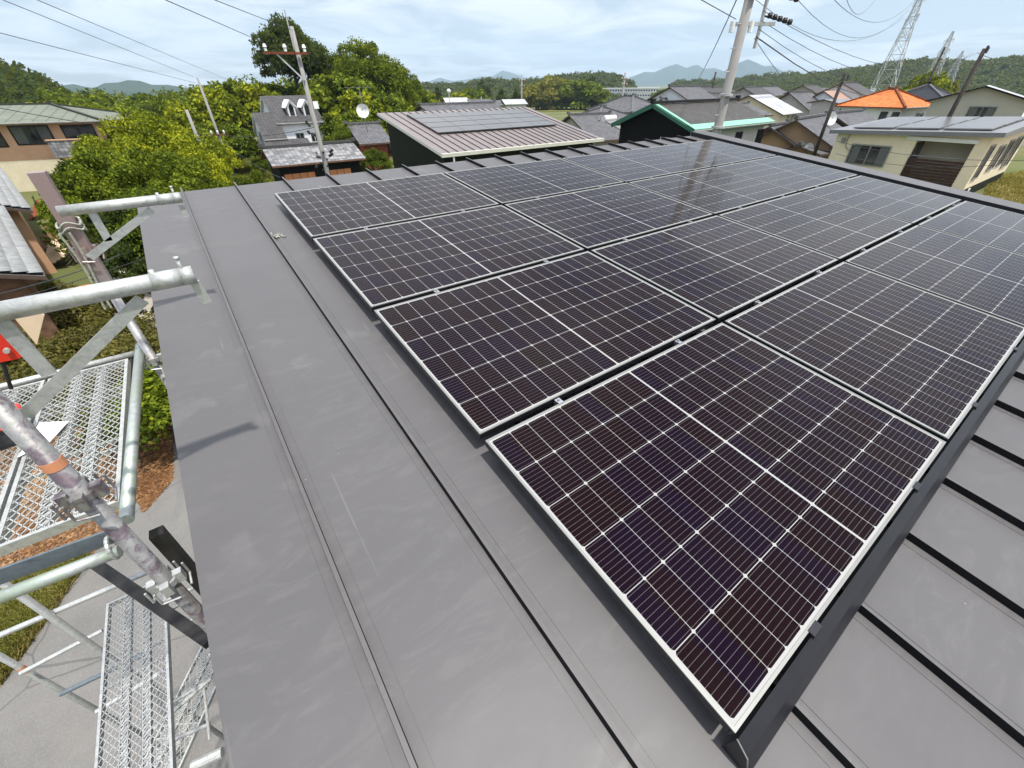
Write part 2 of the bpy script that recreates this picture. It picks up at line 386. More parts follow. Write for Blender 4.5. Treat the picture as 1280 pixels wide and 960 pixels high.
M['greyroof'] = seam_metal('mid_grey_roof_sheet', (0.17, 0.17, 0.175), 0.45)
M['ridge'] = simple('grey_ridge_tiles', (0.12, 0.12, 0.125), 0.6, 0, 0.3, 4)
M['soffit'] = simple('brown_eave_boards', (0.10, 0.07, 0.055), 0.8)
M['bark'] = simple('bark', (0.10, 0.08, 0.06), 0.95, 0, 0.35, 6, bump=0.5)

def leaf(name, dark, mid, light, trans=0.22):
    m = NT(name); gi = m.n('ShaderNodeNewGeometry'); r = gi.outputs['Random Per Island']
    big = m.noise(gi.outputs['Position'], 0.55, 3)
    f = m.mth('MULTIPLY_ADD', r, 0.5, m.mth('MULTIPLY', m.mth('SUBTRACT', big, 0.28), 1.15))
    col = m.ramp(f, [(0.15, dark), (0.5, mid), (0.85, light)])
    m.set(col, 0.6, 0, 0.06)
    tr = m.n('ShaderNodeBsdfTranslucent'); m.l(m.mix(0.5, col, (0.42, 0.45, 0.02)), tr.inputs[0])
    ms = m.n('ShaderNodeMixShader'); ms.inputs[0].default_value = trans
    m.l(m.b.outputs[0], ms.inputs[1]); m.l(tr.outputs[0], ms.inputs[2]); m.l(ms.outputs[0], m.o.inputs[0])
    return m.mat
M['leafyel'] = leaf('yellow_green_leaves', (0.030, 0.048, 0.005), (0.14, 0.175, 0.008), (0.42, 0.42, 0.022))
M['leafmid'] = leaf('mid_green_leaves', (0.014, 0.026, 0.004), (0.065, 0.10, 0.008), (0.23, 0.27, 0.020))
M['leafdark'] = leaf('dark_green_leaves', (0.018, 0.032, 0.010), (0.034, 0.054, 0.014), (0.06, 0.082, 0.02), 0.25)
M['leaffar'] = leaf('far_forest_leaves', (0.022, 0.036, 0.012), (0.050, 0.070, 0.020), (0.12, 0.13, 0.035), 0.2)
M['bamboo'] = leaf('bamboo_leaves', (0.09, 0.09, 0.02), (0.16, 0.155, 0.03), (0.23, 0.21, 0.05), 0.3)
M['olive'] = leaf('olive_shrub_leaves', (0.060, 0.060, 0.022), (0.115, 0.105, 0.030), (0.20, 0.17, 0.045), 0.3)
M['drygrass'] = leaf('dry_grass_blades', (0.14, 0.12, 0.035), (0.26, 0.21, 0.07), (0.42, 0.34, 0.14), 0.3)
M['greengrass'] = leaf('green_grass_blades', (0.07, 0.09, 0.02), (0.14, 0.155, 0.03), (0.24, 0.22, 0.05), 0.3)
M['litter'] = leaf('brown_leaf_litter_pieces', (0.07, 0.035, 0.018), (0.20, 0.095, 0.04), (0.40, 0.25, 0.13), 0.1)

# ------------------------------------------------------------------ ground
def sst(a, b, x): t = np.clip((x - a) / (b - a), 0, 1); return t * t * (3 - 2 * t)
def ground_z(x, y):
    x = np.asarray(x, float); y = np.asarray(y, float)
    r = np.hypot(x, y); az = np.degrees(np.arctan2(x, y))
    z = -6.0 + 0 * r
    z = z + 2.0 * sst(14, 30, x) * (1 - sst(45, 120, r))
    z = z - 3.5 * sst(60, 330, r) * sst(22, 34, az)
    z = z + 3.0 * sst(70, 150, r) * (1 - sst(20, 30, az)) * sst(-60, -30, az) - 9 * sst(170, 500, r) * (1 - sst(22, 34, az))
    return z
def gz(x, y): return float(ground_z(x, y))
def grid_mesh(name, xs, ys, zf, mat):
    X, Y = np.meshgrid(xs, ys); Z = zf(X, Y); n, k = X.shape
    v = np.stack([X, Y, Z], -1).reshape(-1, 3)
    i = np.arange((n - 1) * (k - 1)); r_, c_ = i // (k - 1), i % (k - 1); a_ = r_ * k + c_
    f = np.stack([a_, a_ + 1, a_ + k + 1, a_ + k], -1)
    return arr_mesh(name, v, f, mat, smooth=True)
def arr_mesh(name, v, f, mat, smooth=False, link=True):
    me = bpy.data.meshes.new(name); nv, nf, k = len(v), len(f), f.shape[1]
    me.vertices.add(nv); me.vertices.foreach_set('co', np.ascontiguousarray(v, np.float32).ravel())
    me.loops.add(nf * k); me.loops.foreach_set('vertex_index', np.ascontiguousarray(f, np.int32).ravel())
    me.polygons.add(nf); me.polygons.foreach_set('loop_start', np.arange(nf, dtype=np.int32) * k)
    try: me.polygons.foreach_set('loop_total', np.full(nf, k, np.int32))
    except Exception: pass
    if smooth: me.polygons.foreach_set('use_smooth', np.ones(nf, bool))
    me.materials.append(mat); me.update(calc_edges=True); me.validate()
    if not link: return me
    o = bpy.data.objects.new(name, me); COL.objects.link(o); return o

def ground_mat():
    m = NT('field_ground'); g = m.grain()
    f = m.noise(g, 0.05, 6, 0.6); f2 = m.noise(g, 1.5, 8, 0.7)
    c = m.ramp(f, [(0.35, (0.06, 0.085, 0.02)), (0.5, (0.10, 0.115, 0.032)), (0.62, (0.15, 0.135, 0.07))])
    c = m.mix(m.mth('MULTIPLY', f2, 0.4), c, (0.16, 0.15, 0.08)); m.set(c, 0.95, 0, 0.2); m.bump(f2, 0.6, 0.1); return m.mat
xs = np.concatenate([-np.geomspace(9000, 60, 22), np.linspace(-50, 120, 70), np.geomspace(130, 9000, 34)])
ys = np.concatenate([-np.geomspace(4000, 40, 10), np.linspace(-30, 150, 76), np.geomspace(160, 9000, 34)])
grid_mesh('ground', xs, ys, ground_z, ground_mat())['kind'] = 'structure'

def asphalt():
    m = NT('worn_asphalt'); g = m.grain(); f = m.noise(g, 0.8, 8, 0.65); s2 = m.noise(g, 60, 3, 0.7)
    c = m.ramp(f, [(0.3, (0.125, 0.12, 0.112)), (0.7, (0.175, 0.168, 0.155))])
    c = m.mix(m.ramp(s2, [(0.45, 0.0), (0.75, 0.5)]), c, (0.27, 0.26, 0.24))
    vo = m.n('ShaderNodeTexVoronoi', feature='DISTANCE_TO_EDGE'); vo.inputs['Scale'].default_value = 0.35
    wv = m.n('ShaderNodeMix', data_type='RGBA'); wv.inputs[0].default_value = 0.12; m.l(g, wv.inputs[6])
    nn = m.n('ShaderNodeTexNoise'); nn.inputs['Scale'].default_value = 1.5; m.l(g, nn.inputs['Vector']); m.l(nn.outputs['Color'], wv.inputs[7])
    m.l(wv.outputs[2], vo.inputs['Vector'])
    c = m.mix(m.mth('MULTIPLY', m.mth('LESS_THAN', vo.outputs['Distance'], 0.004), 0.6), c, (0.08, 0.08, 0.08))
    m.set(c, 0.9, 0, 0.3); m.bump(s2, 0.5, 0.01); return m.mat
def poly_sheet(name, pts, z, mat, kind='structure'):
    mb = MB(); mb.face([(p[0], p[1], z) for p in pts]); o = mb.build(name, mat); o['kind'] = kind; return o
G = -6.0
M['asphalt'] = asphalt()
# road beside the house
edge = [P(205, 505, G + .02), P(196, 545, G + .02), P(165, 620, G + .02), P(105, 710, G + .02), P(45, 790, G + .02), P(0, 850, G + .02)]
far_r = [P(215, 330, G + .02)]
road_pts = [(e_.x, e_.y) for e_ in edge] + [(-6.0, -4.0), (1.2, -4.0), (1.2, 13.5)] + [(edge[0].x + .7, 14.5)]
poly_sheet('road', road_pts, G + 0.006, M['asphalt'])
def soil():
    m = NT('brown_soil'); g = m.grain(); f = m.noise(g, 3.0, 9, 0.7)
    m.set(m.ramp(f, [(0.3, (0.09, 0.055, 0.035)), (0.5, (0.19, 0.12, 0.075)), (0.7, (0.34, 0.27, 0.19))]), 0.95, 0, 0.2); m.bump(f, 0.8, 0.05); return m.mat
M['soil'] = soil()
poly_sheet('soil_bed', [(e_.x + .3, e_.y) for e_ in edge] + [(-12, 2), (-12, 16), (-3, 16)], G + 0.002, M['soil'])
M['gravel'] = simple('pale_gravel', (0.36, 0.33, 0.28), 0.95, 0, 0.25, 12, bump=0.6, bscale=30)
q = [P(90, 255, -5.99), P(60, 330, -5.99), P(215, 335, -5.99), P(215, 300, -5.99), P(150, 290, -5.99)]
poly_sheet('gravel_yard', [(-5.6, 14.5), (4.5, 14.5), (6, 27), (-5.6, 27)], G + 0.010, M['gravel'])
poly_sheet('gravel_lane', [(9.0, 38), (20, 38), (17, 70), (12, 70)], G + 0.010, M['gravel'])
M['fieldgreen'] = simple('rice_field', (0.20, 0.20, 0.05), 0.95, 0, 0.15, 0.02)

# ------------------------------------------------------------------ the house whose roof we stand on
s_ = R(6.5509)
EU = Vector((1, 0, 0)); EV = Vector((0, math.cos(s_), math.sin(s_))); EN = Vector((0, -math.sin(s_), math.cos(s_)))
HR = 0.112      # roof pan below the glass surface
def U(u, v, h=0.0): return EU * u + EV * v + EN * (h)   # h relative to glass plane
house = empty('house', (3.4, 1.5, G), 0, 'grey metal roofed house carrying the large solar array in the foreground', 'house')
u0, u1, v0, v1 = -1.04, 7.9, -2.6, 5.43
mb = MB()
mb.hull8([U(u0, v0, -HR - .004), U(u1, v0, -HR - .004), U(u1, v1, -HR - .004), U(u0, v1, -HR - .004)], [U(u0, v0, -HR), U(u1, v0, -HR), U(u1, v1, -HR), U(u0, v1, -HR)])
roof = mb.build('roof', M['pan'], house, world=True)
mb = MB()      # verge flashing and eave fascia around the slab
for a_, b_ in (((u0 + .004, v0), (u0 + .004, v1)),):
    mb.hull8([U(a_[0], a_[1], -HR - .20), U(a_[0] + .03, a_[1], -HR - .20), U(b_[0] + .03, b_[1], -HR - .20), U(b_[0], b_[1], -HR - .20)], [U(a_[0], a_[1], -HR - .005), U(a_[0] + .03, a_[1], -HR - .005), U(b_[0] + .03, b_[1], -HR - .005), U(b_[0], b_[1], -HR - .005)])
mb.hull8([U(u0 + .05, v1 - .03, -HR - .20), U(u1, v1 - .03, -HR - .20), U(u1, v1 - .002, -HR - .20), U(u0 + .05, v1 - .002, -HR - .20)], [U(u0 + .05, v1 - .03, -HR - .005), U(u1, v1 - .03, -HR - .005), U(u1, v1 - .002, -HR - .005), U(u0 + .05, v1 - .002, -HR - .005)])
mb.build('fascia', M['seam'], house, world=True)
mb = MB()      # raised verge cap on the far side: black inner face, grey sloped top
for j, (pa, mi) in enumerate((( [(7.50, -HR), (7.56, -HR), (7.56, -.045), (7.50, -.045)], 0), ([(7.50, -.0445), (7.50, -.042), (7.92, -.047), (7.92, -.0495)], 1), ([(7.88, -HR - .2), (7.92, -HR - .2), (7.92, -.05), (7.88, -.05)], 0))):
    mb.hull8([U(a_, v0, h_) for a_, h_ in pa], [U(a_, v1 + .01, h_) for a_, h_ in pa], mi)
mb.build('verge_cap', [M['blacktrim'], M['pan']], house, world=True)
k = 0
for i in range(19):
    u = -0.675 + 0.4565 * i
    if u > 7.45: break
    mb = MB(); hw = .0085
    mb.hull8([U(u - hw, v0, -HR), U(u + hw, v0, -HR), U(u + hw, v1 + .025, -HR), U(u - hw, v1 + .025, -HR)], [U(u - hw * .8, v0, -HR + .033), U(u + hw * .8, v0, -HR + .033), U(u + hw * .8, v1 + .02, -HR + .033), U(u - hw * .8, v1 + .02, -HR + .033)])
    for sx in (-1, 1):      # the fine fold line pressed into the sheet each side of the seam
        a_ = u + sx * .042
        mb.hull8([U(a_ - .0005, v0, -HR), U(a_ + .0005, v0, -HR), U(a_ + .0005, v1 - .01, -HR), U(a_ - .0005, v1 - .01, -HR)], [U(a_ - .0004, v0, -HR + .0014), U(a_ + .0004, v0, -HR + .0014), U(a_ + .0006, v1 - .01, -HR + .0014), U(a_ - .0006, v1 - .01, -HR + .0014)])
    so_ = mb.build('standing_seam', [M['seamshade'], M['pan'], M['seam']], roof, world=False); so_.location = -house.location; so_.data.polygons.foreach_set('material_index', [0, 1, 0, 0, 0, 0] + [2] * 12)
mb = MB()
mb.hull8([(-.55, -1.8, G - .2), (7.4, -1.8, G - .2), (7.4, 4.9, G - .2), (-.55, 4.9, G - .2)], [(-.55, -1.8, -.42), (7.4, -1.8, -.42), (7.4, 4.9, .30), (-.55, 4.9, .30)])
mb.build('wall', M['greywall'], house, world=True)

# ------------------------------------------------------------------ sixteen solar panels
ROWN = ['rear', 'second from rear', 'second from front', 'front']
COLN = ['leftmost', 'second from left', 'second from right', 'rightmost']
proto = None
for r_ in range(4):
    for c_ in range(4):
        loc = U(c_ * (W_ + GC), (3 - r_) * (H_ + GR))
        if proto is None:
            pn = empty('solar_module', loc); pn.rotation_euler = (s_, 0, 0)
            mb = MB(); t = .035; L = .009
            for (x0, x1, y0, y1) in ((0, W_, 0, L), (0, W_, H_ - L, H_), (0, L, L, H_ - L), (W_ - L, W_, L, H_ - L)): mb.box(x0, x1, y0, y1, -.006, 0, 0); mb.box(x0 + .001, x1 - .001, y0 + .001, y1 - .001, -t, -.0062, 1)
            mb.build('frame', [M['alum'], M['blacktrim']], pn)
            MB().face([(L, L, -.0015), (W_ - L, L, -.0015), (W_ - L, H_ - L, -.0015), (L, H_ - L, -.0015)]).build('glass', M['cells'], pn)
            MB().face([(L, L, -.007), (L, H_ - L, -.007), (W_ - L, H_ - L, -.007), (W_ - L, L, -.007)]).build('backsheet', M['backsheet'], pn)
            for fx in (.24, .76):
                mb = MB(); cx = W_ * fx
                mb.box(cx - .014, cx + .014, H_ + .003, H_ + GR - .012, -.02, .002)
                mb.box(cx - .014, cx + .014, H_ - .004, H_ + .008, .0005, .004)
                mb.tube((cx, H_ + .018, .003), (cx, H_ + .018, .012), .006, n=8)
                mb.build('clamp', M['clip'], pn)
            for fx in (.15, .5, .85):
                cx = W_ * fx; MB().box(cx - .02, cx + .02, .05, H_ - .05, -.075, -.036).build('support_rail', M['blacktrim'], pn)
            proto = pn; o = pn
        else:
            o = copy_tree(proto); o.location = loc
        if r_ == 3 and c_ == 0: nm = 'nearest solar panel, at the front left corner beside the black end cap'
        else: nm = f'{COLN[c_]} solar panel in the {ROWN[r_]} row of the roof array'
        put(o, nm, 'solar panel', 'solar panels laid in four rows on the grey roof')
# black cover trim along the lower edge
tr = empty('edge_cover', U(3.5, -.04, -HR), 0, 'black metal cover strip along the lower front edge of the solar array', 'trim')
TE = 4 * W_ + 3 * GC
mb = MB()
pa = [(-.012, -.012), (-.050, -.040), (-.050, -.044), (-.014, -.018)]
mb.hull8([U(0.0, a_, h_) for a_, h_ in pa], [U(TE, a_, h_) for a_, h_ in pa], 0)
pa = [(-.050, -.040), (-.078, -HR + .036), (-.074, -HR + .036), (-.046, -.043)]
mb.hull8([U(0.0, a_, h_) for a_, h_ in pa], [U(TE, a_, h_) for a_, h_ in pa], 0)
mb.build('top_flange', M['blacktrim'], tr, world=True)
mb = MB()
seams_u = [-0.675 + 0.4565 * i for i in range(19)]
cuts = [0.0] + [u for u in seams_u if 0 < u < TE] + [TE]
for a0, a1 in zip(cuts[:-1], cuts[1:]):   # the skirt between the roof seams
    l_, r2 = (a0 + .035 if a0 > 0 else 0), (a1 - .035 if a1 < TE else TE)
    pa = [(-.078, -HR + .036), (-.084, -HR + .003), (-.080, -HR + .003), (-.074, -HR + .036)]
    mb.hull8([U(l_, a_, h_) for a_, h_ in pa], [U(r2, a_, h_) for a_, h_ in pa], 0)
mb.build('skirt', M['blacktrim'], tr, world=True)
mb = MB()
mb.hull8([U(-.003, a_, h_) for a_, h_ in [(-.012, -.012), (-.050, -.040), (-.084, -HR + .003), (-.012, -HR + .003)]], [U(0.0, a_, h_) for a_, h_ in [(-.012, -.012), (-.050, -.040), (-.084, -HR + .003), (-.012, -HR + .003)]])
mb.build('end_cap', M['blacktrim'], tr, world=True)
mb = MB()
for (a0, a1) in (((-.010, -.009), (-.052, -.038)), ((-.052, -.038), (-.086, -HR + .002))):
    mb.bar(U(-.003, *a0), U(-.003, *a1), .003, .003)
mb.build('end_cap_edge', M['alum'], tr, world=True)
for i in range(4):
    for fx in (.24, .76):
        u = i * (W_ + GC) + W_ * fx - .02
        mb = MB(); pa = [(.004, .0008), (-.016, .0008), (-.020, -.012), (-.016, -.014), (-.012, -.002), (.004, -.0002)]
        mb.hull8([U(u, a_, h_ + .001) for a_, h_ in pa], [U(u + .05, a_, h_ + .001) for a_, h_ in pa])
        mb.build('clamp', M['blacktrim'], tr, world=True)
# small debris by the second seam
mb = MB(); c0 = U(*[-.262 + .09, 3.22, -HR])
dz = P(346, 296, 0)
n_ = np.array(EN); d = ray(346, 296); t = (-HR - n_ @ CN) / (n_ @ d); c0 = Vector(CN + d * t)
for i in range(16):
    p_ = c0 + EU * random.uniform(-.04, .04) + EV * random.uniform(-.03, .03) + EN * .006
    q_ = p_ + EU * random.uniform(-.03, .03) + EV * random.uniform(-.03, .03) + EN * random.uniform(0, .02)
    mb.bar(p_, q_, .012, .005)
put(mb.build('debris', M['rope']), 'small crumpled scrap of debris beside the second roof seam near the rear', 'debris')

# ------------------------------------------------------------------ scaffold on the left
RP = .0243
sx_n = -1.2
def on_az(px, py, u):
    a_ = AZ(px, py); return (u, CN[1] + (u - CN[0]) / math.tan(a_))
NP = on_az(125, 640, -1.18); FP = on_az(130, 350, -1.19)
scf = empty('scaffold', (-1.9, 2.3, G), 0, 'galvanised steel pipe scaffold standing beside the left edge of the roof', 'scaffold')
def pipe(name, a_, b_, mat='galv', r=RP, n=14):
    return MB().tube(a_, b_, r, n=n).build(name, M[mat], scf, world=True, smooth=False)
def smooth(o):
    o.data.polygons.foreach_set('use_smooth', [len(p.vertices) == 4 for p in o.data.polygons]); return o
smooth(pipe('post', (FP[0], FP[1], G + .02), (FP[0], FP[1], .98), 'galvpink'))
smooth(pipe('post', (NP[0], NP[1], G + .02), (NP[0], NP[1], 1.05), 'galvpurple'))
o = MB().box(FP[0] - .032, FP[0] + .032, FP[1] - .032, FP[1] + .032, .42, .985).build('painted_sleeve', M['galvpink'], scf, world=True)
# clamp pockets welded on the posts
def pocket(x, y, z, mat):
    mb = MB()
    for dx, dy in ((1, 0), (-1, 0), (0, 1), (0, -1)):
        cx, cy = x + dx * .038, y + dy * .038
        mb.box(cx - .013, cx + .013, cy - .013, cy + .013, z - .024, z + .024)
    mb.tube((x, y, z - .012), (x, y, z + .012), .034, n=12)
    for dx, dy in ((1, 0), (-1, 0), (0, 1), (0, -1)):
        mb.path([(x + dx * .055 + dy * .03, y + dy * .055 + dx * .03, z + .02), (x + dx * .055 + dy * .03, y + dy * .055 + dx * .03, z - .04), (x + dx * .055 - dy * .02, y + dy * .055 - dx * .02, z - .05)], .004, 6)
    mb.build('coupler', M[mat], scf, world=True)
for z in (.60, -.10, -1.05, -2.0, -3.9): pocket(FP[0], FP[1], z, 'galvpink' if z > .3 else 'galv')
for z in (.36, -.12, -.62, -1.05, -2.0, -3.9): pocket(NP[0], NP[1], z, 'galvpurple' if z > 0.2 else 'galv')
o = MB().tube((NP[0], NP[1], .475), (NP[0], NP[1], .505), RP + .0012, n=16).build('orange_band', M['orangetape'], scf, world=True)
# two bracket arms reaching over the roof edge
def bracket(Ya, p_in, p_out, br1, br2, hook):
    a_ = PY(*p_in, Ya); b_ = PY(*p_out, Ya); z = (a_.z + b_.z) / 2
    smooth(MB().tube((a_.x, Ya, z), (b_.x, Ya, z), RP, n=16).build('bracket_arm', M['galvwhite'], scf, world=True))
    for p0, p1 in (br1, br2):
        MB().bar(PY(*p0, Ya), PY(*p1, Ya), .006, .034, up=(0, 0, 1)).build('brace', M['galv'], scf, world=True)
    h0, h1 = PY(*hook[0], Ya), PY(*hook[1], Ya)
    MB().bar(h0, h1, .012, .026).build('latch_lever', M['galvwhite'], scf, world=True)
    mb = MB(); mb.tube((b_.x - .02, Ya, z), (b_.x - .02, Ya, z + .055), .005, n=8); mb.tube((b_.x - .02, Ya, z + .050), (b_.x - .02, Ya, z + .058), .007, n=8)
    mb.tube((b_.x - .09, Ya, z), (b_.x - .09, Ya, z + .034), .007, n=8); mb.tube((b_.x - .10, Ya, z), (b_.x - .03, Ya, z), RP + .0012, n=16); mb.tube((b_.x - .03, Ya, z), (b_.x + .004, Ya, z), RP + .0015, n=16)
    lo_ = mb.build('latch', M['galvwhite'], scf, world=True); smooth(lo_)
bracket(1.60, (-60, 396), (243, 347), ((-14, 386), (62, 468)), ((30, 520), (178, 374)), ((243, 352), (259, 378)))
bracket(3.02, (72, 263), (226, 248), ((115, 266), (136, 301)), ((112, 322), (190, 262)), ((226, 256), (234, 271)))
# deck framing at z = -0.1
ZD = -0.10
far_a, far_b = P(0, 484, ZD), P(172, 441, ZD)
near_a, near_b = P(-40, 762, ZD - .03), P(150, 688, ZD - .03)
smooth(pipe('ledger', far_a + (far_a - far_b) * 1.2, far_b, 'galvwhite', .019))
smooth(pipe('ledger', near_a, near_b, 'galvgreen', .024))
mb = MB(); na, nb = P(-40, 735, ZD), P(148, 667, ZD); mb.bar(na, nb, .010, .07); mb.build('deck_hanger', M['galvblue'], scf, world=True)
smooth(pipe('ledger', P(175, 432, ZD + .05), P(158, 650, ZD + .05), 'galvgreen', .024))
pipe('deck_edge_bar', P(165, 450, ZD - .05), P(146, 632, ZD - .05), 'blackrust', .012)
q = P(141, 684, ZD - .02); MB().path([q + Vector((0, .045 * math.cos(a_), .045 * math.sin(a_))) for a_ in np.linspace(-.6, 4.2, 14)], .007, 8).build('pipe_hook', M['galvwhite'], scf, world=True)
# lower framing
bars = [((0, 794), (187, 714), -1.95, 'galv', .022), ((187, 736), (232, 704), -1.2, 'galv', .018), ((25, 842), (128, 788), -2.9, 'galv', .02), ((75, 868), (180, 818), -2.9, 'galvblue', .02),
        ((120, 890), (205, 838), -3.0, 'galv', .02), ((190, 912), (264, 848), -2.6, 'galvwhite', .016), ((208, 883), (262, 850), -2.6, 'galv', .014), ((205, 930), (262, 905), -3.0, 'galvpink', .018), ((240, 958), (278, 940), -2.0, 'galvwhite', .03),
        ((185, 728), (225, 712), -1.6, 'galvwhite', .012), ((205, 752), (246, 733), -1.6, 'galvwhite', .012), ((208, 764), (226, 755), -1.6, 'galvwhite', .012), ((230, 780), (250, 770), -1.6, 'galvwhite', .012), ((255, 860), (262, 925), -2.6, 'galvwhite', .010)]
for a_, b_, z, mt, rr in bars: pipe('ledger', P(*a_, z), P(*b_, z), mt, rr, 10)
q = P(195, 665, -.5)
MB().box(q.x - .03, q.x + .03, q.y - .03, q.y + .03, G, -.5).build('post', M['blackrust'], scf, world=True)
a_ = P(112, 700, -1.6); b_ = P(262, 803, -1.6); MB().bar(a_, b_, .07, .05).build('beam', M['blackrust'], scf, world=True)
q = P(-10, 815, -2.6)
smooth(MB().tube((q.x, q.y, G), (q.x, q.y, -1.6), RP, n=12).build('post', M['galv'], scf, world=True))
MB().tube((q.x, q.y, -3.02), (q.x, q.y, -2.93), RP + .002, n=12).build('orange_band', M['orangetape'], scf, world=True)
q = P(-200, 600, -2.0); q = Vector((-2.55, 3.3, 0))
smooth(MB().tube((-2.62, 3.35, G), (-2.62, 3.35, -.2), RP, n=12).build('post', M['galv'], scf, world=True))
# rope tied round the far post
mb = MB()
pts = [Vector((FP[0] + .05 * math.cos(t_), FP[1] + .05 * math.sin(t_), .70 + .012 * math.sin(3 * t_) + .004 * t_)) for t_ in np.linspace(0, 15, 60)]
mb.path(pts, .006, 6)
for k_ in range(2):
    pts = [Vector((FP[0] - .05 + .012 * math.sin(4 * t_ + k_) + k_ * .03, FP[1] - .05, .71 - .42 * t_)) for t_ in np.linspace(0, 1, 14)]; mb.path(pts, .006, 6)
put(mb.build('rope', M['rope']), 'grey green rope knotted round the top of the pink scaffold post', 'rope')

def plank(name, x0, x1, y0, y1, z, label, cell=.034, mat='galvwhite'):
    t = empty(name, ((x0 + x1) / 2, (y0 + y1) / 2, z - .05), 0, label, 'scaffold plank', 'galvanised mesh scaffold planks')
    mb = MB(); e_ = .016
    for (a, b, c, d) in ((x0, x0 + e_, y0, y1), (x1 - e_, x1, y0, y1), (x0 + e_, x1 - e_, y0, y0 + e_), (x0 + e_, x1 - e_, y1 - e_, y1)): mb.box(a, b, c, d, z - .045, z)
    mb.build('frame', M[mat], t, world=True)
    mb = MB(); X0, X1, Y0, Y1 = x0 + e_, x1 - e_, y0 + e_, y1 - e_
    k_ = 1.55      # slope of the diamond mesh
    for sg in (1, -1):
        c = -(Y1 - Y0) - (X1 - X0) * k_
        while c < (Y1 - Y0) + (X1 - X0) * k_:
            pts = []
            for xx in (X0, X1):
                yy = Y0 + (c + (xx - X0) * k_ if sg > 0 else c + (X1 - xx) * k_)
                pts.append((xx, yy))
            (xa, ya), (xb, yb) = pts
            ts = [0.0, 1.0]
            if ya != yb:
                t0 = (Y0 - ya) / (yb - ya); t1 = (Y1 - ya) / (yb - ya); lo, hi = max(0, min(t0, t1)), min(1, max(t0, t1))
                if hi - lo > .01:
                    A_ = Vector((xa + (xb - xa) * lo, ya + (yb - ya) * lo, z - .006)); B_ = Vector((xa + (xb - xa) * hi, ya + (yb - ya) * hi, z - .006))
                    mb.bar(A_, B_, .0042, .003)
            c += cell * k_ * 1.0
    mb.build('mesh', M[mat], t, world=True)
    for fx in (.34, .67):
        cx = X0 + (X1 - X0) * fx
        mb = MB(); yy = Y0; w2 = .018
        while yy < Y1 - .02:
            mb.bar((cx - w2, yy, z - .012), (cx + w2, yy + .03, z - .012), .012, .004); yy += .026
        mb.box(cx - w2 - .004, cx - w2, Y0, Y1, z - .04, z - .008); mb.box(cx + w2, cx + w2 + .004, Y0, Y1, z - .04, z - .008)
        mb.build('rib', M[mat], t, world=True)
    for fy in (.3, .36, .7, .76): MB().box(X0, X1, Y0 + (Y1 - Y0) * fy, Y0 + (Y1 - Y0) * fy + .010, z - .03, z - .012).build('crossbar', M[mat], t, world=True)
    return t
fr, nr = P(163, 447, ZD), P(144, 628, ZD)
xr = (fr.x + nr.x) / 2; yf, yn = fr.y, nr.y
plank('scaffold_plank', xr - .385, xr, yn, yf, ZD, 'upper mesh scaffold plank nearest the roof edge, with a paper lying on it')
plank('scaffold_plank', xr - .80, xr - .40, yn, yf, ZD, 'upper mesh scaffold plank at the left picture edge, under the red and black bag')
lf, lr = P(134, 742, -2.0), P(205, 733, -2.0)
plank('scaffold_plank', lf.x, lr.x + .01, .9, (lf.y + lr.y) / 2, -2.0, 'long mesh scaffold plank one level below the deck, over the asphalt', .036, 'galv')
t3 = plank('scaffold_plank', -.19, .19, -.9, .9, 0, 'lowest slanting mesh plank half hidden under the roof edge', .045)
p0, p1 = P(253, 822, -3.9), P(185, 960, -3.9)
t3.location = ((p0.x + p1.x) / 2 + .17, (p0.y + p1.y) / 2, -3.9); t3.rotation_euler = (0, 0, -math.atan2(p0.x - p1.x, p0.y - p1.y))
t3.scale = (1, 1, 1)
# odds and ends on the deck
b1 = empty('tool_bag', P(18, 545, ZD), 0, 'black tool bag with red rim lying open on the scaffold deck', 'bag')
mb = MB(); c0 = P(10, 548, ZD); 
ring_b, ring_t = [], []
for i in range(18):
    a_ = 2 * math.pi * i / 18; sq = 1 / max(abs(math.cos(a_)), abs(math.sin(a_))) ** .6
    ring_b.append(c0 + Vector((.14 * math.cos(a_) * sq - .05, .10 * math.sin(a_) * sq, .0))); ring_t.append(c0 + Vector((.15 * math.cos(a_) * sq - .05, .11 * math.sin(a_) * sq, .11 + .012 * math.sin(3 * a_))))
mb.hull8(ring_b, ring_t); mb.build('body', M['darkfab'], b1, world=True)
mb = MB(); mb.path(ring_t + [ring_t[0]], .009, 8); mb.build('rim', M['red'], b1, world=True)
mb = MB()
for i in range(3):
    hp = [c0 + Vector((-.12 + .05 * i + .02 * math.sin(t_ * 3), -.07 + .14 * t_, .13 + .05 * math.sin(math.pi * t_))) for t_ in np.linspace(0, 1, 8)]; mb.path(hp, .011, 6)
mb.build('strap', M['darkfab'], b1, world=True)
pc = [P(50, 528, ZD + .006), P(86, 527, ZD + .006), P(62, 553, ZD + .012), P(22, 572, ZD + .006)]
mb = MB(); mb.hull8(pc, [p_ + Vector((0, 0, .002)) for p_ in pc]); put(mb.build('paper_sheet', M['paper']), 'white sheet of paper lying on the scaffold mesh behind the purple post', 'paper')
